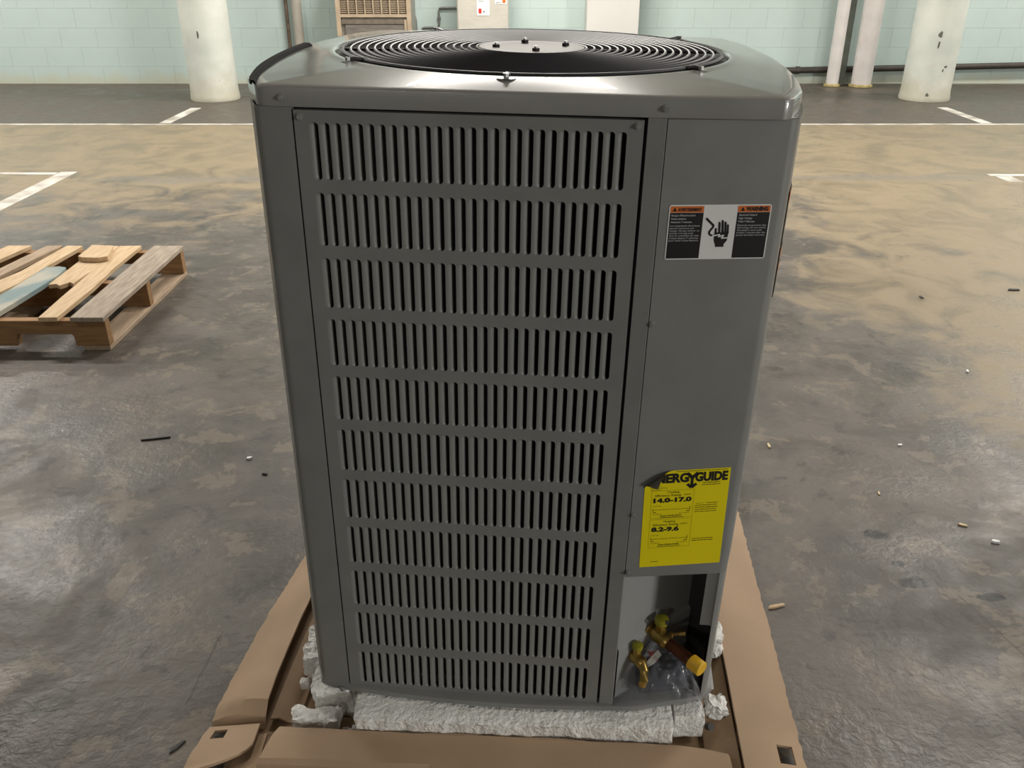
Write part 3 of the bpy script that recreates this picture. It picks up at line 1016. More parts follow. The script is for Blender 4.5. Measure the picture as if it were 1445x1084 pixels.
def slot_poly(x0, x1, z0, z1, r, n=3):
    pts = []
    for (cx, cz, a0) in ((x1 - r, z0 + r, -pi / 2), (x1 - r, z1 - r, 0), (x0 + r, z1 - r, pi / 2), (x0 + r, z0 + r, pi)):
        for i in range(n + 1):
            a = a0 + pi / 2 * i / n
            pts.append((cx + r * cos(a), cz + r * sin(a)))
    return pts


def rect_match(pts, x0, x1, z0, z1):
    """points of the cell border that face the slot outline, four per corner"""
    n = len(pts) // 4
    cor = [(x1, z0), (x1, z1), (x0, z1), (x0, z0)]
    out = []
    for q in range(4):
        cx, cz = cor[q]
        seg = pts[q * n:(q + 1) * n]
        first, last = seg[0], seg[-1]
        # first point projects on the side before the corner, last on the side after
        a = (first[0], cz) if q in (0, 2) else (cx, first[1])
        b = (cx, last[1]) if q in (0, 2) else (last[0], cz)
        out.append(a)
        for _ in range(n - 2):
            out.append((cx, cz))
        out.append(b)
    return out


def louver_sheet(px0, px1, pz0, pz1, nslots, nrows, x0, z0, fn, th=0.0012, pitch=PITCH):
    """sheet with rows of slots; fn(x, z, depth) -> point"""
    mb = MB()
    xs_end = x0 + (nslots - 1) * pitch + SW
    mx = (pitch - SW) / 2
    mz = (ROWP - SH) / 2
    gx0, gx1 = x0 - mx, x0 + nslots * pitch - mx
    for r in range(nrows):
        zt = z0 - r * ROWP
        for k in range(nslots):
            a = x0 + k * pitch
            hole = slot_poly(a, a + SW, zt - SH, zt, R)
            cell = rect_match(hole, a - mx, a + SW + mx, zt - SH - mz, zt + mz)
            n = len(hole)
            vs = [fn(x, z, 0) for x, z in cell] + [fn(x, z, 0) for x, z in hole] + [fn(x, z, th) for x, z in hole]
            fs = []
            for i in range(n):
                j = (i + 1) % n
                q = [i, j, n + j, n + i]
                if (Vector(vs[i]) - Vector(vs[j])).length < 1e-7:
                    fs.append((i, n + j, n + i))
                else:
                    fs.append(tuple(q))
                fs.append((n + i, n + j, 2 * n + j, 2 * n + i))
            mb.add(vs, fs)
    zt, zb = z0 + mz, z0 - (nrows - 1) * ROWP - SH - mz
    def quad(a, b, c, d, m=1):
        for i in range(m):
            p, q = a + (b - a) * i / m, a + (b - a) * (i + 1) / m
            mb.add([fn(p, c, 0), fn(q, c, 0), fn(q, d, 0), fn(p, d, 0)], [(0, 1, 2, 3)])
    quad(px0, gx0, zb, zt)
    quad(gx1, px1, zb, zt)
    quad(px0, px1, zt, pz1, 24)
    quad(px0, px1, pz0, zb, 24)
    # folded edges
    for (a, b, c, d) in ((px0, px0, pz0, pz1), (px1, px1, pz0, pz1)):
        mb.add([fn(a, c, 0), fn(b, d, 0), fn(b, d, 0.012), fn(a, c, 0.012)], [(0, 1, 2, 3)])
    for z in (pz0, pz1):
        for i in range(24):
            a, b = px0 + (px1 - px0) * i / 24, px0 + (px1 - px0) * (i + 1) / 24
            mb.add([fn(a, z, 0), fn(b, z, 0), fn(b, z, 0.012), fn(a, z, 0.012)], [(0, 1, 2, 3)])
    return mb


FRONT_Y = 0.0015
pan = louver_sheet(-0.0225, 0.4318, 0.0150, 1.0430, NS, NR, X0, Z0, lambda x, z, d: (x, FRONT_Y + d, z))
panel = pan.build('louver_panel', M['paint'], HP, fix=False)
# one louver: a stamped scoop hinged at the left edge of its slot
rows = []
NL, NPF = 8, 6
zs = [0.0, 0.0012, 0.0035, 0.008, SH - 0.008, SH - 0.0035, SH - 0.0012, SH]
for z in zs:
    e = min(z, SH - z)
    k = min(1.0, e / 0.008)
    k = sqrt(max(0.0, 1 - (1 - k) ** 2))
    row = []
    for j in range(NPF):
        a = radians(92) * j / (NPF - 1)
        row.append((-0.0002 + 0.0079 * sin(a) + (0.0012 if e < 0.001 else 0), 0.0002 + 0.0095 * (1 - cos(a)) ** 1.1 * (0.12 + 0.88 * k), -SH + z))
    rows.append(row)
lmb = MB().grid(rows)
louver_me = lmb.mesh('louver', M['paint'], angle=75, fix=False)
cnt = 0
rest = MB()
for r in range(NR):
    for k in range(NS):
        loc = (X0 + k * PITCH, FRONT_Y, Z0 - r * ROWP)
        if cnt < 300:
            inst('louver', louver_me, panel, loc)
        else:
            rest.add([Vector(p) + Vector(loc) for row in rows for p in row], lmb.f)
        cnt += 1
rest.build('louver', M['paint'], panel, kind='stuff', angle=75, fix=False)

# front frame: left corner post, middle post, dark reveals
def skin(path, z0, z1, th, name, m, parent=HP, label=None, angle=40, nz=1):
    mb = MB()
    rows = []
    for i in range(nz + 1):
        z = z0 + (z1 - z0) * i / nz
        rows.append([(x, y, z) for x, y in path])
    # offset inward (to the left of travel direction reversed)
    inn = []
    n = len(path)
    for i in range(n):
        a, b = Vector(path[max(0, i - 1)]), Vector(path[min(n - 1, i + 1)])
        t_ = (b - a).normalized()
        inn.append((path[i][0] - t_.y * th, path[i][1] + t_.x * th))
    vs = []
    for i in range(nz + 1):
        z = z0 + (z1 - z0) * i / nz
        vs += [(x, y, z) for x, y in path] + [(x, y, z) for x, y in inn]
    fs = []
    w = 2 * n
    for i in range(nz):
        for j in range(n - 1):
            fs.append((i * w + j, i * w + j + 1, (i + 1) * w + j + 1, (i + 1) * w + j))
            fs.append((i * w + n + j + 1, i * w + n + j, (i + 1) * w + n + j, (i + 1) * w + n + j + 1))
        fs.append((i * w, (i + 1) * w, (i + 1) * w + n, i * w + n))
        fs.append((i * w + n - 1, i * w + 2 * n - 1, (i + 1) * w + 2 * n - 1, (i + 1) * w + n - 1))
    for j in range(n - 1):
        fs.append((j, n + j, n + j + 1, j + 1))
        o = nz * w
        fs.append((o + j, o + j + 1, o + n + j + 1, o + n + j))
    mb.add(vs, fs)
    return mb.build(name, m, parent, label, angle=angle)


def arcp(cx, cy, r, a0, a1, n=6):
    return [(cx + r * cos(radians(a0 + (a1 - a0) * i / n)), cy + r * sin(radians(a0 + (a1 - a0) * i / n))) for i in range(n + 1)]


skin([(-0.1005, 0.060), (-0.0925, 0.040), (-0.0855, 0.026)] + arcp(-0.064, 0.0165, 0.0155, 190, 270, 6) + [(-0.0250, 0.0008), (-0.0248, 0.014)], 0.014, 1.0465, 0.0015, 'corner_post', M['paint'])
skin([(0.4362, 0.016), (0.4364, 0.0010), (0.4590, 0.0008), (0.4605, 0.0025), (0.4605, 0.02)], 0.0135, 1.0465, 0.0012, 'centre_post', M['paint'])
MB().box(-0.0255, 0.4385, 0.0142, 0.0158, 0.0152, 0.0200).box(0.4330, 0.4362, 0.0142, 0.016, 0.015, 1.046).box(-0.0255, -0.0222, 0.0142, 0.016, 0.015, 1.046).box(-0.0255, 0.4385, 0.0142, 0.0158, 1.041, 1.0468).build('panel_reveal', M['black'], HP)

# left, right and back louvered skins (only their edges show from the front)
def left_fn(s_, z, d):
    y = 0.068 + s_
    return (side_left(y) + 0.004 + d, y, z)


def right_fn(s_, z, d):
    y = 0.225 + s_
    return (side_right(y) - 0.002 - d, y, z)


def back_fn(s_, z, d):
    return (s_, DEP - 0.002 - d, z)


for nm, fn, wdt, ns, x0 in (('left_side_panel', left_fn, 0.615, 38, 0.024), ('right_side_panel', right_fn, 0.46, 28, 0.022)):
    mb = louver_sheet(0.0, wdt, 0.016, 1.0455, ns, NR, x0, Z0, fn)
    sp = mb.build(nm, M['paint'], HP, fix=False, angle=40)
    q = MB()
    for r in range(NR):
        for k in range(ns):
            q.add([fn(x0 + k * PITCH + p[0], Z0 - r * ROWP + p[2], 0.0 + p[1]) for row in rows for p in row], lmb.f)
    q.build('louver', M['paint'], sp, kind='stuff', angle=75, fix=False)
MB().box(-0.06, 0.60, DEP - 0.004, DEP - 0.001, 0.016, 1.0455).build('back_panel', M['paint'], HP)

# ---- service panel on the right corner
FA = (0.4612, 0.0012)
FDX, FDY = 0.1568, 0.0265
FL = math.hypot(FDX, FDY)
fd = (FDX / FL, FDY / FL)
fnrm = (FDY / FL, -FDX / FL)      # outward


def facet(s_, z, lift=0.0):
    return (FA[0] + fd[0] * s_ + fnrm[0] * lift, FA[1] + fd[1] * s_ + fnrm[1] * lift, z)


ang0 = math.degrees(atan2(fnrm[1], fnrm[0]))
rc = 0.018
ce = (FA[0] + FDX - fnrm[0] * rc, FA[1] + FDY - fnrm[1] * rc)
corner = arcp(ce[0], ce[1], rc, ang0, ang0 + 66, 6)
sp_path = [(FA[0] + 0.0003, FA[1] + 0.012), FA, (FA[0] + FDX * 0.5, FA[1] + FDY * 0.5)] + corner + [(0.6480, 0.10), (0.6570, 0.155), (0.6610, 0.215)]
svc = skin(sp_path, 0.311, 1.0463, 0.0015, 'service_panel', M['paint'], nz=2)
# turned-in bottom edge
mb = MB()
mb.prism([(x, y) for x, y in sp_path[1:]] + [(x - 0.012 if i > 3 else x, y + 0.012) for i, (x, y) in reversed(list(enumerate(sp_path[1:])))], 0.309, 0.3108)
mb.build('panel_flange', M['paint'], svc)

mb = MB()
mb.prism([(x, y) for x, y in sp_path[1:]] + [(x - 0.022 if i > 3 else x, y + 0.022) for i, (x, y) in reversed(list(enumerate(sp_path[1:])))], 1.0450, 1.0462)
mb.build('panel_flange', M['paint'], svc)


# screws
def screw(x, y, z, m='screw', r=0.0033, nx=0.0, ny=-1.0):
    mb = MB()
    d = Vector((nx, ny, 0)).normalized()
    p = Vector((x, y, z))
    mb.tube([p + d * 0.0, p + d * 0.0014], r * 1.45, 12)
    mb.tube([p + d * 0.0014, p + d * 0.0046], r * 0.9, 6)
    mb.build('screw', M[m], HP)


for (x, z) in ((-0.036, 1.0585), (0.4572, 1.0585)):
    screw(x, -0.0002, z)
for (x, z) in ((-0.0140, 1.0345), (0.4245, 1.0360)):
    screw(x, FRONT_Y - 0.0002, z)
screw(-0.036, -0.0062, 0.0080)
for z in (0.765, 0.436):
    p = facet(0.004, z, 0.0002)
    screw(p[0], p[1], p[2])
screw(0.4655, -0.0005, 0.3200, r=0.003)

# ---- warning label
wl = facet
lab = MB()
LX0, LX1, LZ0, LZ1 = 0.0125, 0.1515, 0.8600, 0.9355


def lab_fn(x, y, lift):
    p = facet(LX0 + x, LZ0 + y, 0.0004 + lift)
    return p


LW, LH = LX1 - LX0, LZ1 - LZ0


def plate_pts(w, h, r, n=4):
    return slot_poly(0, w, 0, h, r, n)


lab.prism(plate_pts(LW, LH, 0.003), 0.0, 0.0004, fn=lambda x, y, d: lab_fn(x, y, d))
warn = lab.build('warning_label', M['lab_white'], HP, 'black, white and orange electric shock warning sticker')
bd = 0.0016
c1, c2 = LW * 0.338, LW * 0.668
for xa, xb in ((bd, c1), (c2, LW - bd)):
    Print(lab_fn, 0.0006).rect(xa, xb, bd, LH - 0.0105).build('black_field', M['lab_black'], warn)
    Print(lab_fn, 0.0006).rect(xa, xb, LH - 0.0102, LH - bd).build('orange_bar', M['lab_orange'], warn)
for tx, body, wd, sz, bo in ((0.0045, 'AVERTISSEMENT', 0.0325, 0.0060, 0.00025), (c2 + 0.0040, 'WARNING', 0.0305, 0.0074, 0.00045)):
    pr = Print(lab_fn, 0.0009)
    pr.text(body, tx + 0.0072, LH - 0.0083, sz, bo, width=wd)
    pr.poly([(tx, LH - 0.0085), (tx + 0.0058, LH - 0.0085), (tx + 0.0029, LH - 0.0031)])
    pr.build('title_print', M['lab_black'], warn)
# pictogram: wire, hand, sparks
KX, KY = (c2 - c1) / 385.0, (LH - 0.003) / 630.0     # picture units to metres


def pic(pts):
    return [(c1 + (x - 478 + (y - 90) * 0.116) * KX, LH - 0.0015 - (y - 88) * KY) for x, y in pts]


pi_ = Print(lab_fn, 0.0009)
pi_.stroke(pic([(497, 232), (582, 322)]), 0.0030)
pi_.stroke(pic([(576, 312), (582, 334), (545, 375), (528, 405), (535, 430), (567, 442)]), 0.0027)
for (x0, x1, yt, yb) in ((636, 662, 275, 420), (672, 699, 253, 420), (705, 731, 272, 420), (733, 758, 305, 420), (595, 620, 348, 430)):
    pi_.poly(pic([(x0 - 2, yb), (x0 + 2, yt + 10), ((x0 + x1) / 2, yt), (x1, yt + 10), (x1 - 3, yb)]))
pi_.poly(pic([(593, 405), (752, 400), (742, 470), (733, 505), (698, 545), (696, 580), (600, 580), (598, 545), (587, 520), (584, 470)]))
pi_.build('shock_symbol', M['lab_black'], warn)
sparks = Print(lab_fn, 0.0012)
sparks.stroke(pic([(560, 447), (655, 427), (632, 458), (700, 436), (668, 474), (748, 468)]), 0.0016)
sparks.build('spark_print', M['lab_white'], warn)
sm = Print(lab_fn, 0.0009)
sm2 = Print(lab_fn, 0.0009)
yy = LH - 0.0152
for i, (a, b) in enumerate((("Risque d'\u00e9lectrocution", 'Electrical Hazard'), ('Haute tension', 'High Voltage'), ('Attendre 7 minutes', 'Wait 7 Minutes'))):
    sm.text(a, 0.0035, yy - i * 0.0045, 0.0036, 0.00008)
    sm2.text(b, c2 + 0.0025, yy - i * 0.0045, 0.0036, 0.00008)
yy = LH - 0.0292
for i, a in enumerate(('Les composants \u00e9lectriques', 'peuvent conserver une', 'charge. Ne pas enlever ce', 'panneau ni la cage avant', 'que le courant ait \u00e9t\u00e9', 'coup\u00e9 depuis 7 minutes', 'pour \u00e9viter toute blessure')):
    sm.text(a, 0.0030, yy - i * 0.0034, 0.0031, 0.00005, width=0.0405 if i in (0, 2, 4, 5, 6) else 0.033)
for i, a in enumerate(('Electrical components may', 'hold energy. Do not remove', 'this panel or cover until', 'at least 7 minutes after the', 'power has been removed.')):
    sm2.text(a, c2 + 0.0022, yy - i * 0.0034, 0.0031, 0.00005, width=0.0395 if i != 2 else 0.034)
sm.build('white_print', M['lab_grey'], warn)
sm2.build('white_print', M['lab_grey'], warn)

# side labels on the right skin
def right_skin(y):
    pts = [(p[1], p[0]) for p in sp_path[3:]]
    for (a, xa), (b, xb) in zip(pts[:-1], pts[1:]):
        if a <= y <= b:
            return xa + (xb - xa) * (y - a) / (b - a)
    return pts[-1][1]


for nm, z0, z1, bars in (('side_label', 0.866, 0.944, ((0.928, 0.942),)), ('side_label', 0.790, 0.862, ((0.847, 0.860), (0.826, 0.835)))):
    mb = MB()
    ys = [0.062 + 0.125 * i / 8 for i in range(9)]
    rows_ = [[(right_skin(y) + 0.0006 + 0.0008, y, z) for y in ys] for z in (z0, z1)]
    low = [[(right_skin(y) + 0.0004, y, z) for y in ys] for z in (z0, z1)]
    mb.grid(rows_)
    mb.grid([[r for r in low[0]], rows_[0]]).grid([low[1], rows_[1]]).grid([[low[0][0], rows_[0][0]], [low[1][0], rows_[1][0]]])
    so = mb.build(nm, M['lab_black'], HP, 'black warning sticker with orange bar on the right side')
    ob = MB()
    for (a, b) in bars:
        ob.grid([[(right_skin(y) + 0.0020, y, z) for y in ys] for z in (a, b)])
    ob.build('orange_bar', M['lab_orange'], so)
    wb = MB()
    for q in range(5):
        zz = z0 + 0.008 + q * 0.007
        wb.grid([[(right_skin(y) + 0.0020, y, z) for y in ys[1:-1]] for z in (zz, zz + 0.0022)])
    wb.build('white_print', M['lab_grey'], so)

# ---- yellow energy label with a curled corner
EX0, EZ0, EW, EH = 0.0170, 0.3290, 0.1345, 0.1870
tilt = radians(1.6)
CRL_A = Vector((0.0, EH - 0.034))      # fold line on the left edge
CRL_B = Vector((0.046, EH))   # fold line at the top edge
cd = (CRL_B - CRL_A).normalized()
cn = Vector((-cd.y, cd.x))             # points to the corner
CR = 0.0085


def en_fn(x, y, lift):
    p = Vector((x, y))
    d = (p - CRL_A).dot(cn)
    out = 0.0006 + lift
    if d > 0:
        base_p = p - cn * d
        a = min(d / CR, radians(150))
        ext = max(0.0, d - CR * radians(150))
        rr = CR
        along = rr * sin(a) - ext
        up = rr * (1 - cos(a))
        # normal at the bend
        nn = (-sin(a), cos(a))
        along += nn[0] * lift
        out = 0.0006 + up + nn[1] * lift
        p = base_p + cn * along
    q = Vector((p.x * cos(tilt) - (p.y) * sin(tilt) + 0.0052, p.x * sin(tilt) + p.y * cos(tilt)))
    return facet(EX0 + q.x, EZ0 + q.y, out)


mb = MB()
NX, NY = 44, 60
grid_ = [[en_fn(EW * i / NX, EH * j / NY, 0.0) for i in range(NX + 1)] for j in range(NY + 1)]
mb.grid(grid_)
en = mb.build('energy_label', M['lab_yellow'], HP, 'yellow energy guide sticker with its top left corner curling', fix=False, angle=60)
mb = MB()
mb.grid([[en_fn(0.05 * i / 24, EH - 0.042 + 0.042 * j / 24, -0.0003) for i in range(25)] for j in range(25)])
mb.build('label_backing', M['backing'], en, 'dark underside of the curled corner', fix=False, angle=60)
E_ = Print(en_fn, 0.0004)


def et(body, x, y, size, bold=0.0, width=None, pr=None):
    (pr or E_).text(body, x, y, size, bold, width=width)


# headline (fine strips so that the first letters follow the curl)
et('ENERG', 0.0065, EH - 0.0218, 0.0222, 0.0012, width=0.0630)
et('GUIDE', 0.0790, EH - 0.0218, 0.0222, 0.0012, width=0.0520)
E_.stroke([(0.0660, EH - 0.0062), (0.0745, EH - 0.0150)], 0.0056)
E_.stroke([(0.0830, EH - 0.0062), (0.0745, EH - 0.0150)], 0.0056)
E_.rect(0.0722, 0.0768, EH - 0.0310, EH - 0.0140)
E_.stroke([(0.0672, EH - 0.0265), (0.0745, EH - 0.0335)], 0.0048)
E_.stroke([(0.0818, EH - 0.0265), (0.0745, EH - 0.0335)], 0.0048)
E_.build('headline_print', M['ink'], en)
for body, yb, wd in (('14.0-17.0', EH - 0.0590, 0.0610), ('8.2-9.6', EH - 0.1155, 0.0450)):
    R_ = Print(en_fn, 0.0004)
    et(body, 0.0155, yb, 0.0112, 0.0006, width=wd, pr=R_)
    R_.build('rating_print', M['ink'], en)
F_ = Print(en_fn, 0.0004)
F_.words(0.048, EH - 0.0030, 0.082, 0.0009, 11)
for i, tx in enumerate(('Heat Pump', 'Cooling and Heating', 'Split System')):
    et(tx, 0.0100, EH - 0.0292 - i * 0.0031, 0.0026, width=(0.0145, 0.0260, 0.0160)[i], pr=F_)
F_.words(0.092, EH - 0.0262, 0.028, 0.0012, 12).words(0.091, EH - 0.0300, 0.029, 0.0012, 13)
et('Cooling', 0.0370, EH - 0.0420, 0.0058, width=0.0190, pr=F_)
et('Efficiency Rating', 0.0180, EH - 0.0480, 0.0058, width=0.0410, pr=F_)
et('(SEER)*', 0.0640, EH - 0.0472, 0.0034, width=0.0120, pr=F_)
et('Heating', 0.0350, EH - 0.0985, 0.0058, width=0.0185, pr=F_)
et('Efficiency Rating', 0.0180, EH - 0.1047, 0.0058, width=0.0410, pr=F_)
et('(HSPF)*', 0.0615, EH - 0.1035, 0.0034, width=0.0130, pr=F_)


def frame(x0, x1, y0, y1, w):
    F_.rect(x0, x1, y0, y0 + w, 6).rect(x0, x1, y1 - w, y1, 6).rect(x0, x0 + w, y0, y1).rect(x1 - w, x1, y0, y1)


frame(0.0120, 0.0800, EH - 0.0895, EH - 0.0365, 0.00028)
frame(0.0120, 0.0800, EH - 0.1480, EH - 0.0920, 0.00028)
for yb in (EH - 0.0735, EH - 0.1310):
    F_.rect(0.0155, 0.0755, yb, yb + 0.0006)
    F_.rect(0.0155, 0.0162, yb - 0.0030, yb + 0.0030).rect(0.0748, 0.0755, yb - 0.0030, yb + 0.0050)
    F_.rect(0.0165, 0.0270, yb + 0.0072, yb + 0.0077)
    F_.poly([(0.0155, yb + 0.0075), (0.0172, yb + 0.0083), (0.0172, yb + 0.0066)])
    F_.poly([(0.0285, yb + 0.0075), (0.0268, yb + 0.0083), (0.0268, yb + 0.0066)])
    F_.words(0.0160, yb - 0.0052, 0.005, 0.0013, 21).words(0.0700, yb - 0.0052, 0.005, 0.0013, 22)
    et('Least Efficient', 0.0155, yb - 0.0088, 0.0024, width=0.0155, pr=F_)
    et('Most Efficient', 0.0585, yb - 0.0088, 0.0024, width=0.0170, pr=F_)
    et('Range of Similar Models', 0.0285, yb - 0.0125, 0.0030, 0.00012, width=0.0340, pr=F_)
    F_.words(0.0270, yb - 0.0155, 0.038, 0.0010, 23)
F_.rect(0.0860, 0.0950, EH - 0.0647, EH - 0.0642)
F_.poly([(0.0845, EH - 0.0645), (0.0862, EH - 0.0636), (0.0862, EH - 0.0654)])
F_.poly([(0.0965, EH - 0.0645), (0.0948, EH - 0.0636), (0.0948, EH - 0.0654)])
F_.words(0.1010, EH - 0.0650, 0.019, 0.0011, 31)
for i in range(4):
    F_.words(0.0830, EH - 0.0690 - i * 0.0041, (0.036, 0.037, 0.035, 0.036)[i], 0.0011, 32 + i)
F_.words(0.0840, EH - 0.1345, 0.034, 0.0010, 41).words(0.0830, EH - 0.1385, 0.036, 0.0013, 42)
F_.words(0.0185, 0.0100, 0.012, 0.0009, 43)
F_.build('fine_print', M['ink_grey'], en)

# ---- valve compartment
CW0, CW1 = Vector((0.4605, 0.022)), Vector((0.598, 0.148))
cwd = (CW1 - CW0).normalized()
cwn = Vector((cwd.y, -cwd.x))          # outward, to the front right


def cwp(t_, z, out=0.0):
    p = CW0 + cwd * t_ + cwn * out
    return Vector((p.x, p.y, z))


CWL = (CW1 - CW0).length
fold = [(0.0, 0.140), (0.0, 0.142)]
mb = MB()
rows_ = [[cwp(0, z, o), cwp(CWL, z, o)] for z, o in ((0.015, 0.006), (0.128, 0.006), (0.134, 0.0), (0.309, 0.0))]
mb.sheet([[Vector(p) for p in r] for r in rows_], 0.0008)
mb.build('valve_plate', M['inner_steel'], HP, angle=20)
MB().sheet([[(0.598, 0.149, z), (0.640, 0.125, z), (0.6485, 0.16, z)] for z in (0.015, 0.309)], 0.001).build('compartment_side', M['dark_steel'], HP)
# outer corner strip below the service panel
low_path = [(0.600, 0.032), (0.6160, 0.0320)] + arcp(ce[0] - 0.0015, ce[1] + 0.001, rc, ang0 + 12, ang0 + 66, 5) + [(0.6465, 0.10), (0.6555, 0.155), (0.6595, 0.215)]
skin(low_path, 0.190, 0.3085, 0.0015, 'lower_corner', M['paint'])
low2 = low_path[2:]
skin(low2, 0.016, 0.1898, 0.0015, 'lower_corner', M['paint'])
MB().sheet([[(0.6205, 0.052, z), (0.6340, 0.075, z)] for z in (0.016, 0.115)], 0.004).build('black_edge_strip', M['black'], HP)  # narrow black strip at the lower right corner
for (t_, z) in ((0.070, 0.158), (0.012, 0.120), (0.135, 0.146)):
    p = cwp(t_, z, 0.0005)
    screw(p.x, p.y, p.z, r=0.0026, nx=cwn.x, ny=cwn.y)


def service_valve(t_, z, big):
    b0 = cwp(t_, z, 0.001)
    d = Vector((cwn.x, cwn.y, -0.06)).normalized()
    up = Vector((0, 0, 1))
    k = 1.0 if big else 0.78
    mb = MB()
    mb.tube([b0, b0 + d * 0.004 * k], 0.019 * k, 16)
    mb.tube([b0 + d * 0.004 * k, b0 + d * 0.018 * k, b0 + d * 0.034 * k], [0.0125 * k, 0.0155 * k, 0.0125 * k], 14)
    c = b0 + d * 0.020 * k
    mb.tube([c, c + up * 0.030 * k], [0.0105 * k, 0.0105 * k], 6)
    mb.tube([b0 + d * 0.034 * k, b0 + d * 0.037 * k, b0 + d * 0.043 * k], [0.0150 * k, 0.0150 * k, 0.0115 * k], 16)
    v = mb.build('service_valve', M['brass'], HP, 'brass service valve, %s' % ('larger, with a capped copper stub' if big else 'smaller'), angle=45)
    mb = MB()
    mb.tube([c + up * 0.030 * k, c + up * 0.034 * k, c + up * 0.042 * k, c + up * 0.0435 * k], [0.0118 * k, 0.0125 * k, 0.0122 * k, 0.0095 * k], 14)
    mb.build('valve_cap', M['valve_cap'], v, 'yellow-green plastic cap')
    if big:
        MB().tube([c + up * 0.0435 + Vector((0.004, -0.004, -0.006)), c + up * 0.040 + Vector((0.009, -0.009, 0))], 0.0045, 8).build('cap_hole', M['black'], v)
        e0 = b0 + d * 0.040
        e1 = e0 + Vector((d.x + 0.05, d.y, -0.04)).normalized() * 0.058
        MB().tube([e0, e1], 0.0112, 18).build('copper_stub', M['copper'], v, 'dull copper tube')
        e2 = e1 + (e1 - e0).normalized() * 0.0205
        dd = (e1 - e0).normalized()
        MB().tube([e1 - dd * 0.004, e1 - dd * 0.003, e2 - dd * 0.001, e2], [0.0128, 0.0140, 0.0138, 0.0125], 20).build('stub_plug', M['plug'], v, 'yellow plastic plug')
        # side port
        pd = Vector((0.86, 0.05, 0.16)).normalized()
        p0 = c + pd * 0.012
        MB().tube([p0, p0 + pd * 0.008, p0 + pd * 0.0085, p0 + pd * 0.012, p0 + pd * 0.0125, p0 + pd * 0.022], [0.0048, 0.0048, 0.006, 0.006, 0.0032, 0.0032], 10).tube([p0 + pd * 0.022, p0 + pd * 0.034], 0.0055, 6).build('service_port', M['brass'], v)
    else:
        e0 = b0 + d * 0.030
        MB().tube([e0, e0 + Vector((0.004, -0.012, -0.006)), e0 + Vector((0.004, -0.018, -0.022)), e0 + Vector((0.002, -0.018, -0.034))], [0.0085, 0.0085, 0.0082, 0.0078], 12).build('flare_elbow', M['brass'], v)
    return v


service_valve(0.088, 0.127, True)
service_valve(0.036, 0.100, False)
# paper tag hanging between the valves
mb = MB()
mb.sheet([[(0.512, 0.032, 0.083), (0.516, 0.030, 0.078)], [(0.522, 0.036, 0.098), (0.531, 0.033, 0.090)], [(0.536, 0.042, 0.115), (0.543, 0.039, 0.106)]], 0.0006)
mb.build('paper_tag', M['tag'], HP, 'white paper tag tied at the valves')

# ---- parts bag in the compartment
bag = thing('parts_bag', 'clear plastic bag holding a dark roll, lying below the brass valves', 'plastic bag', mtx=MU @ Matrix.Translation((0.545, 0.055, 0.0155)))
rl = MB()
ax0, ax1 = Vector((-0.042, -0.016, 0.030)), Vector((0.044, -0.002, 0.038))
rl.tube([ax0, ax0.lerp(ax1, 0.04), ax0.lerp(ax1, 0.96), ax1], [0.024, 0.0275, 0.0275, 0.024], 20)
rl.build('dark_roll', M['roll'], bag)
MB().sheet([[(-0.016, -0.008, 0.066), (-0.006, -0.008, 0.066)], [(-0.026, 0.004, 0.078), (-0.006, 0.004, 0.078)]], 0.0006).build('red_slip', M['red'], bag)


def bag_pt(u, v):
    """u along x -1..1, v over the top from front (-1) to back (1)"""
    x = 0.079 * u
    y = -0.062 + 0.108 * (v + 1) / 2
    if v < -0.55:
        y -= 0.004 * (1 - abs(u))
    e = max(0.0, 1 - abs(u) ** 3.5) * max(0.0, 1 - abs(v) ** 4)
    h = 0.090 * e * (0.75 + 0.25 * cos(pi * u * 0.7))
    h *= 0.70 + 0.30 * (v + 1) / 2
    q = Vector((u * 2.3, v * 2.3, 3.7))
    r1 = 1 - 2 * abs(noise.noise(q * 1.6 + Vector((v * 1.3, 0, 0))))
    r2 = 1 - 2 * abs(noise.noise(q * 3.7))
    h += (0.013 * r1 + 0.007 * r2) * min(1.0, e * 2.5)
    # stay in front of the diagonal plate
    P = Vector((x, y, max(0.0015, h)))
    w = Vector((0.545 + x, 0.055 + y))
    dist = (w - CW0).dot(cwn)
    if dist < 0.006:
        P.x += cwn.x * (0.010 - dist)
        P.y += cwn.y * (0.010 - dist)
    if 0.545 + P.x < 0.464:
        P.x = 0.464 - 0.545
    return P


rows_ = [[bag_pt(-1 + 2 * i / 46, -1 + 2 * j / 40) for i in range(47)] for j in range(41)]
MB().grid(rows_).build('film', M['film'], bag, fix=False, angle=80)

# ------------------------------------------------------------------ cardboard tray
tray = thing('cardboard_tray', 'flattened brown cardboard carton base spread on the floor under the heat pump', 'cardboard', loc=(0, 1.2, 0))
TL = lambda p: (p[0], p[1] - 1.2, p[2])


def sheet_part(name, rows_, th, m, label=None, skip=(), jag=0.0, sub=None):
    rows2 = [[TL(p) for p in r] for r in rows_]
    return MB().sheet(rows2, th, skip, jag).build(name, m, tray, label, angle=25)


def lerp3(a, b, t_):
    return tuple(a[i] + (b[i] - a[i]) * t_ for i in range(3))


# bottom sheet
rows_ = []
for j in range(13):
    y = 0.985 + (1.99 - 0.985) * j / 12
    sk = 0.087 * (y - 1.2)
    rows_.append([(-0.505 + 1.0 * i / 10 + sk, y, 0.006 + 0.0012 * noise.noise(Vector((i, j, 0)))) for i in range(11)])
sheet_part('bottom_sheet', rows_, 0.005, M['card_in'])
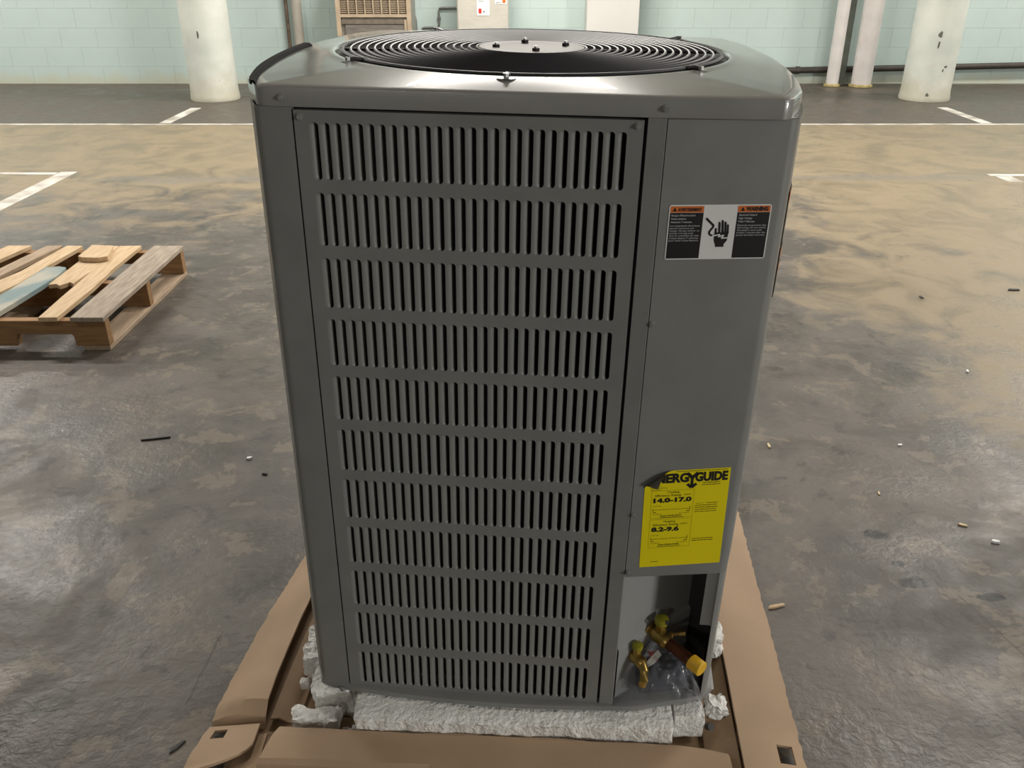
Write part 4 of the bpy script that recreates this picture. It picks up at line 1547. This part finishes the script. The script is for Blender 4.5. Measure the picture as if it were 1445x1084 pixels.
# left flap: outer edge low, inner edge raised, near end folded down
rows_ = []
L_in = [(1.150, -0.460, 0.014), (1.160, -0.460, 0.034), (1.185, -0.4595, 0.054), (1.235, -0.4565, 0.060), (1.33, -0.450, 0.058), (1.40, -0.446, 0.056), (1.46, -0.440, 0.054), (1.60, -0.428, 0.056), (1.75, -0.415, 0.056), (1.99, -0.394, 0.054)]
L_out = [(1.150, -0.560, 0.010), (1.165, -0.562, 0.018), (1.190, -0.562, 0.022), (1.24, -0.558, 0.020), (1.33, -0.548, 0.018), (1.40, -0.540, 0.017), (1.48, -0.528, 0.017), (1.60, -0.507, 0.016), (1.75, -0.482, 0.016), (1.99, -0.446, 0.016)]
LF = []
for (a, b), (c, d) in zip(zip(L_in[:-1], L_out[:-1]), zip(L_in[1:], L_out[1:])):
    m_ = max(1, int((c[0] - a[0]) / 0.011))
    LF += [(lerp3(a, c, q / m_), lerp3(b, d, q / m_)) for q in range(m_)]
LF.append((L_in[-1], L_out[-1]))
for (yi, xi, zi), (yo, xo, zo) in LF:
    r = []
    for i in range(9):
        t_ = i / 8
        bulge = 0.012 * sin(pi * t_) if zi > 0.03 else 0.004 * sin(pi * t_)
        jx = random.uniform(-0.0025, 0.0005) if i == 0 else 0
        r.append((xo + (xi - xo) * t_ + jx, yo + (yi - yo) * t_, zo + (zi - zo) * t_ + bulge + 0.002 * noise.noise(Vector((yo * 14, t_ * 3, 5)))))
    rows_.append(r)
sheet_part('left_flap', rows_, 0.005, M['card'])
# inner lining seen between the left flap and the foam
rows_ = []
for j in range(8):
    y = 1.17 + 0.8 * j / 7
    sk = 0.087 * (y - 1.2)
    rows_.append([(-0.452 + 0.05 * i / 3 + sk, y, 0.020 + 0.006 * sin(i * 2.0 + j) - 0.003 * i) for i in range(4)])
sheet_part('inner_lining', rows_, 0.004, M['card_in'])
# corner flap at front left, curved inner edge, with a notch
outl = [(-0.5595, 1.146), (-0.475, 1.143), (-0.463, 1.135), (-0.462, 1.11), (-0.468, 1.09), (-0.485, 1.072), (-0.515, 1.060), (-0.585, 1.040), (-0.575, 1.075), (-0.568, 1.11)]
mb = MB()
NXc, NYc = 12, 10
rows_ = []
for j in range(NYc + 1):
    v = j / NYc
    y = 1.146 - 0.104 * v
    xr = -0.466 - 0.10 * max(0.0, v - 0.45) ** 2 * 3.0
    xl = -0.562 - 0.020 * v
    rows_.append([(xl + (xr - xl) * i / NXc + (random.uniform(-0.0015, 0.0015) if i == 0 else 0), y + 0.004 * (i / NXc) * v, 0.024 + 0.010 * (i / NXc) + 0.004 * sin(v * pi)) for i in range(NXc + 1)])
sheet_part('corner_flap', rows_, 0.005, M['card'], skip=[(1, 2), (1, 3), (1, 4), (2, 2), (2, 3), (2, 4)])
rows_ = [[(-0.50 + 0.05 * i / 3, 1.13 - 0.09 * j / 4, 0.017 + 0.003 * i) for i in range(4)] for j in range(5)]
sheet_part('corner_flap', rows_, 0.005, M['card_in'])
# front wall folded over: flat top and a rolled front edge
rows_ = []
prof = [(1.128, 0.046), (1.118, 0.052), (1.10, 0.052), (1.075, 0.050), (1.058, 0.048), (1.050, 0.042), (1.047, 0.030), (1.045, 0.014)]
for i in range(21):
    t_ = i / 20
    x = -0.424 + 0.806 * t_
    sk = -0.042 * t_
    r = []
    for q, (y, z) in enumerate(prof):
        w = 0.003 * noise.noise(Vector((t_ * 9, q * 0.6, 2)))
        fall = 0.0
        if t_ > 0.88 and q < 2:
            fall = (t_ - 0.88) * 0.12
        xx = x - (0.022 * (1.128 - y) / 0.08 if i == 0 else 0)
        yy_ = y + sk - fall + w
        if t_ > 0.35 and q >= 4:
            yy_ = 1.128 + sk - (q - 3) * 0.028 - 0.072
            z = 0.049 - 0.002 * q
        r.append((xx, yy_, z + w - 0.008 * max(0, t_ - 0.4)))
    rows_.append(r)
sheet_part('front_flap', rows_, 0.005, M['card'])
# right flap with a hand hole near the front
rows_ = []
ysr = sorted(set([1.058, 1.098] + [round(0.98 + 0.0101 * i, 4) for i in range(101) if not 1.052 < 0.98 + 0.0101 * i < 1.104] + [1.078]))
us = [0.0, 0.25, 0.585, 0.84, 0.97, 1.0]
for y in ysr:
    xi = 0.404 + 0.079 * (y - 1.03)
    xo = 0.520 + 0.080 * (y - 1.06)
    rows_.append([(xi + (xo - xi) * u + (random.uniform(-0.003, 0.001) if u == 1.0 else 0), y, 0.044 - 0.018 * u + 0.003 * noise.noise(Vector((y * 6, u * 3, 1)))) for u in us])
sheet_part('right_flap', rows_, 0.005, M['card'], skip=[(q, 2) for q in range(len(ysr) - 1) if 1.057 < ysr[q] < 1.097])
rows_ = []
for j in range(9):
    y = 1.04 + 0.92 * j / 8
    xi = 0.3995 + 0.079 * (y - 1.03)
    rows_.append([(xi - 0.055 * (1 - i / 4), y, 0.014 + 0.022 * (i / 4) ** 1.5) for i in range(5)])
sheet_part('inner_lining', rows_, 0.004, M['card_in'])

# ------------------------------------------------------------------ foam under and beside the unit
utop = lambda x, y: unit_z(x, y, 0.0005)
FB = 0.0085
pad = lump(-0.285, 0.290, 1.118, 1.80, FB, 0.09, 0.0055, (120, 8, 9), 3, topfn=lambda x, y: min(utop(x, y) - 0.0005, 0.084 if y > 1.14 else 0.074), botfn=FB)
for p in pad.v:
    p.y -= 0.040 * max(0.0, (p.x + 0.285)) * 0.9 * max(0.0, (1.4 - p.y) / 0.28) * 1.0 if p.y < 1.4 else 0.0
pad.build('foam_pad', M['foam'], None, 'long white foam strip crushed beneath the front edge of the heat pump', 'foam', angle=60)


def chunk(x0, x1, y0, y1, z0, z1, amp, sub, seed, label, under=False):
    mb = lump(x0, x1, y0, y1, z0, z1, amp, sub, seed, topfn=(lambda x, y: utop(x, y) - 0.001) if under else None, botfn=z0)
    mb.build('foam_chunk', M['foam'], None, label, 'foam', 'broken foam pieces around the heat pump', angle=50)


chunk(-0.408, -0.318, 1.140, 1.180, 0.0145, 0.046, 0.008, (18, 10, 8), 11, 'loose white foam piece lying nearest the front left carton corner')
chunk(-0.375, -0.295, 1.186, 1.235, FB, 0.088, 0.010, (18, 12, 12), 12, 'white foam block squeezed under the left front corner of the heat pump', True)
chunk(-0.412, -0.352, 1.262, 1.360, 0.026, 0.078, 0.010, (12, 18, 10), 13, 'white foam block sticking out at the left side of the heat pump', False)
chunk(-0.412, -0.392, 1.232, 1.252, 0.026, 0.044, 0.004, (4, 4, 3), 14, 'small foam crumb between two bigger pieces at the left front corner')
chunk(-0.408, -0.380, 1.40, 1.44, 0.026, 0.060, 0.005, (4, 5, 4), 15, 'small foam lump farthest back along the left side of the heat pump')
chunk(0.296, 0.350, 1.125, 1.20, 0.022, 0.078, 0.0025, (7, 6, 5), 16, 'square-cut white foam block under the front right corner, right of the strip', True)
chunk(0.362, 0.400, 1.150, 1.188, 0.040, 0.066, 0.010, (12, 10, 9), 17, 'torn foam piece beside the front right corner of the unit')
chunk(0.398, 0.424, 1.305, 1.36, 0.040, 0.088, 0.011, (10, 12, 10), 18, 'ragged white foam lump along the right side, near the yellow plug')
tag(MB().sheet([[(0.372, 1.215, 0.040), (0.388, 1.22, 0.044)], [(0.380, 1.30, 0.070), (0.392, 1.30, 0.072)]], 0.001).build('foam_sliver', M['tag']),
    'thin white packing sheet standing by the right side of the unit', 'packing sheet')
crumbs = MB()
for (x, y, z, s_) in ((-0.335, 1.172, 0.016, 0.006), (-0.305, 1.145, 0.016, 0.006), (-0.300, 1.142, 0.018, 0.005), (-0.312, 1.148, 0.014, 0.005), (-0.295, 1.15, 0.016, 0.006), (-0.365, 1.20, 0.012, 0.006)):
    crumbs.add(*(lambda b: (b.v, b.f))(lump(x - s_, x + s_, y - s_, y + s_, 0.0085, z + s_, 0.003, (3, 3, 3), int(x * 1000))))
tag(crumbs.build('foam_crumbs', M['foam'], angle=50), 'tiny white foam crumbs in the gap at the front left corner', 'foam crumbs', kind='stuff')
mb = MB().tube([(0.358, 1.130, 0.044), (0.362, 1.122, 0.052)], 0.007, 8)
tag(mb.build('lost_bolt', M['nail']), 'small dark bolt lying below the square foam block at front right', 'bolt')

# ------------------------------------------------------------------ litter on the floor
def chip(name, x, y, ang, l, w, h, m, label, cat):
    mb = MB()
    mb.prism([(-l / 2, -w * 0.3), (-l * 0.1, -w / 2), (l / 2, -w * 0.15), (l * 0.42, w * 0.4), (-l * 0.3, w / 2)], 0, h)
    o = mb.build(name, M[m], None, label, cat, 'bits of litter on the floor')
    o.location = (x, y, 0.0005)
    o.rotation_euler = (0, 0, ang)


chip('wood_chip', 0.763, 2.207, 1.5, 0.028, 0.007, 0.004, 'chip_wood', 'pale upright splinter on the floor right of the yellow sticker', 'wood chip')
chip('wood_chip', 0.994, 1.955, 1.3, 0.018, 0.005, 0.003, 'chip_wood', 'tiny pale splinter just above the three oil drops', 'wood chip')
chip('wood_chip', 1.154, 2.211, 0.1, 0.014, 0.008, 0.004, 'tag', 'small white speck on the grey floor, between the splinter and the frame edge', 'wood chip')
chip('wood_chip', 1.152, 1.809, -0.5, 0.022, 0.008, 0.004, 'chip_wood', 'tan wood chip right of the oil drops, upper left of a similar white one', 'wood chip')
chip('wood_chip', 1.20, 1.738, -0.3, 0.02, 0.01, 0.006, 'tag', 'whitish chip right of the oil drops near the frame edge', 'wood chip')
chip('wood_splinter', 0.591, 1.502, 0.25, 0.042, 0.008, 0.005, 'wood', 'long wood splinter touching the floor beside the right cardboard edge', 'wood splinter')
chip('wood_chip', 1.594, 2.716, 1.2, 0.02, 0.008, 0.005, 'tag', 'small white fleck on the tan floor at the far right', 'wood chip')
chip('dark_scrap', 1.744, 3.447, 1.5, 0.03, 0.012, 0.004, 'nail', 'dark scrap on the tan floor right of the side stickers', 'scrap')
chip('dark_scrap', 2.181, 3.534, -0.1, 0.05, 0.018, 0.006, 'nail', 'larger dark scrap on the tan floor by the right frame edge', 'scrap')
chip('nail', -1.073, 2.248, 0.22, 0.085, 0.007, 0.005, 'nail', 'dark nail lying on the floor in front of the pallet', 'nail')
chip('wood_chip', -0.76, 2.134, 0.3, 0.016, 0.009, 0.006, 'tag', 'white crumb on the floor between nail and heat pump', 'wood chip')
chip('dark_scrap', -0.694, 2.051, -0.4, 0.016, 0.008, 0.005, 'nail', 'tiny dark speck on the floor left of the heat pump', 'scrap')
chip('dark_scrap', -0.617, 1.121, 0.9, 0.035, 0.008, 0.003, 'nail', 'dark curl of dirt left of the cardboard corner flap', 'scrap')
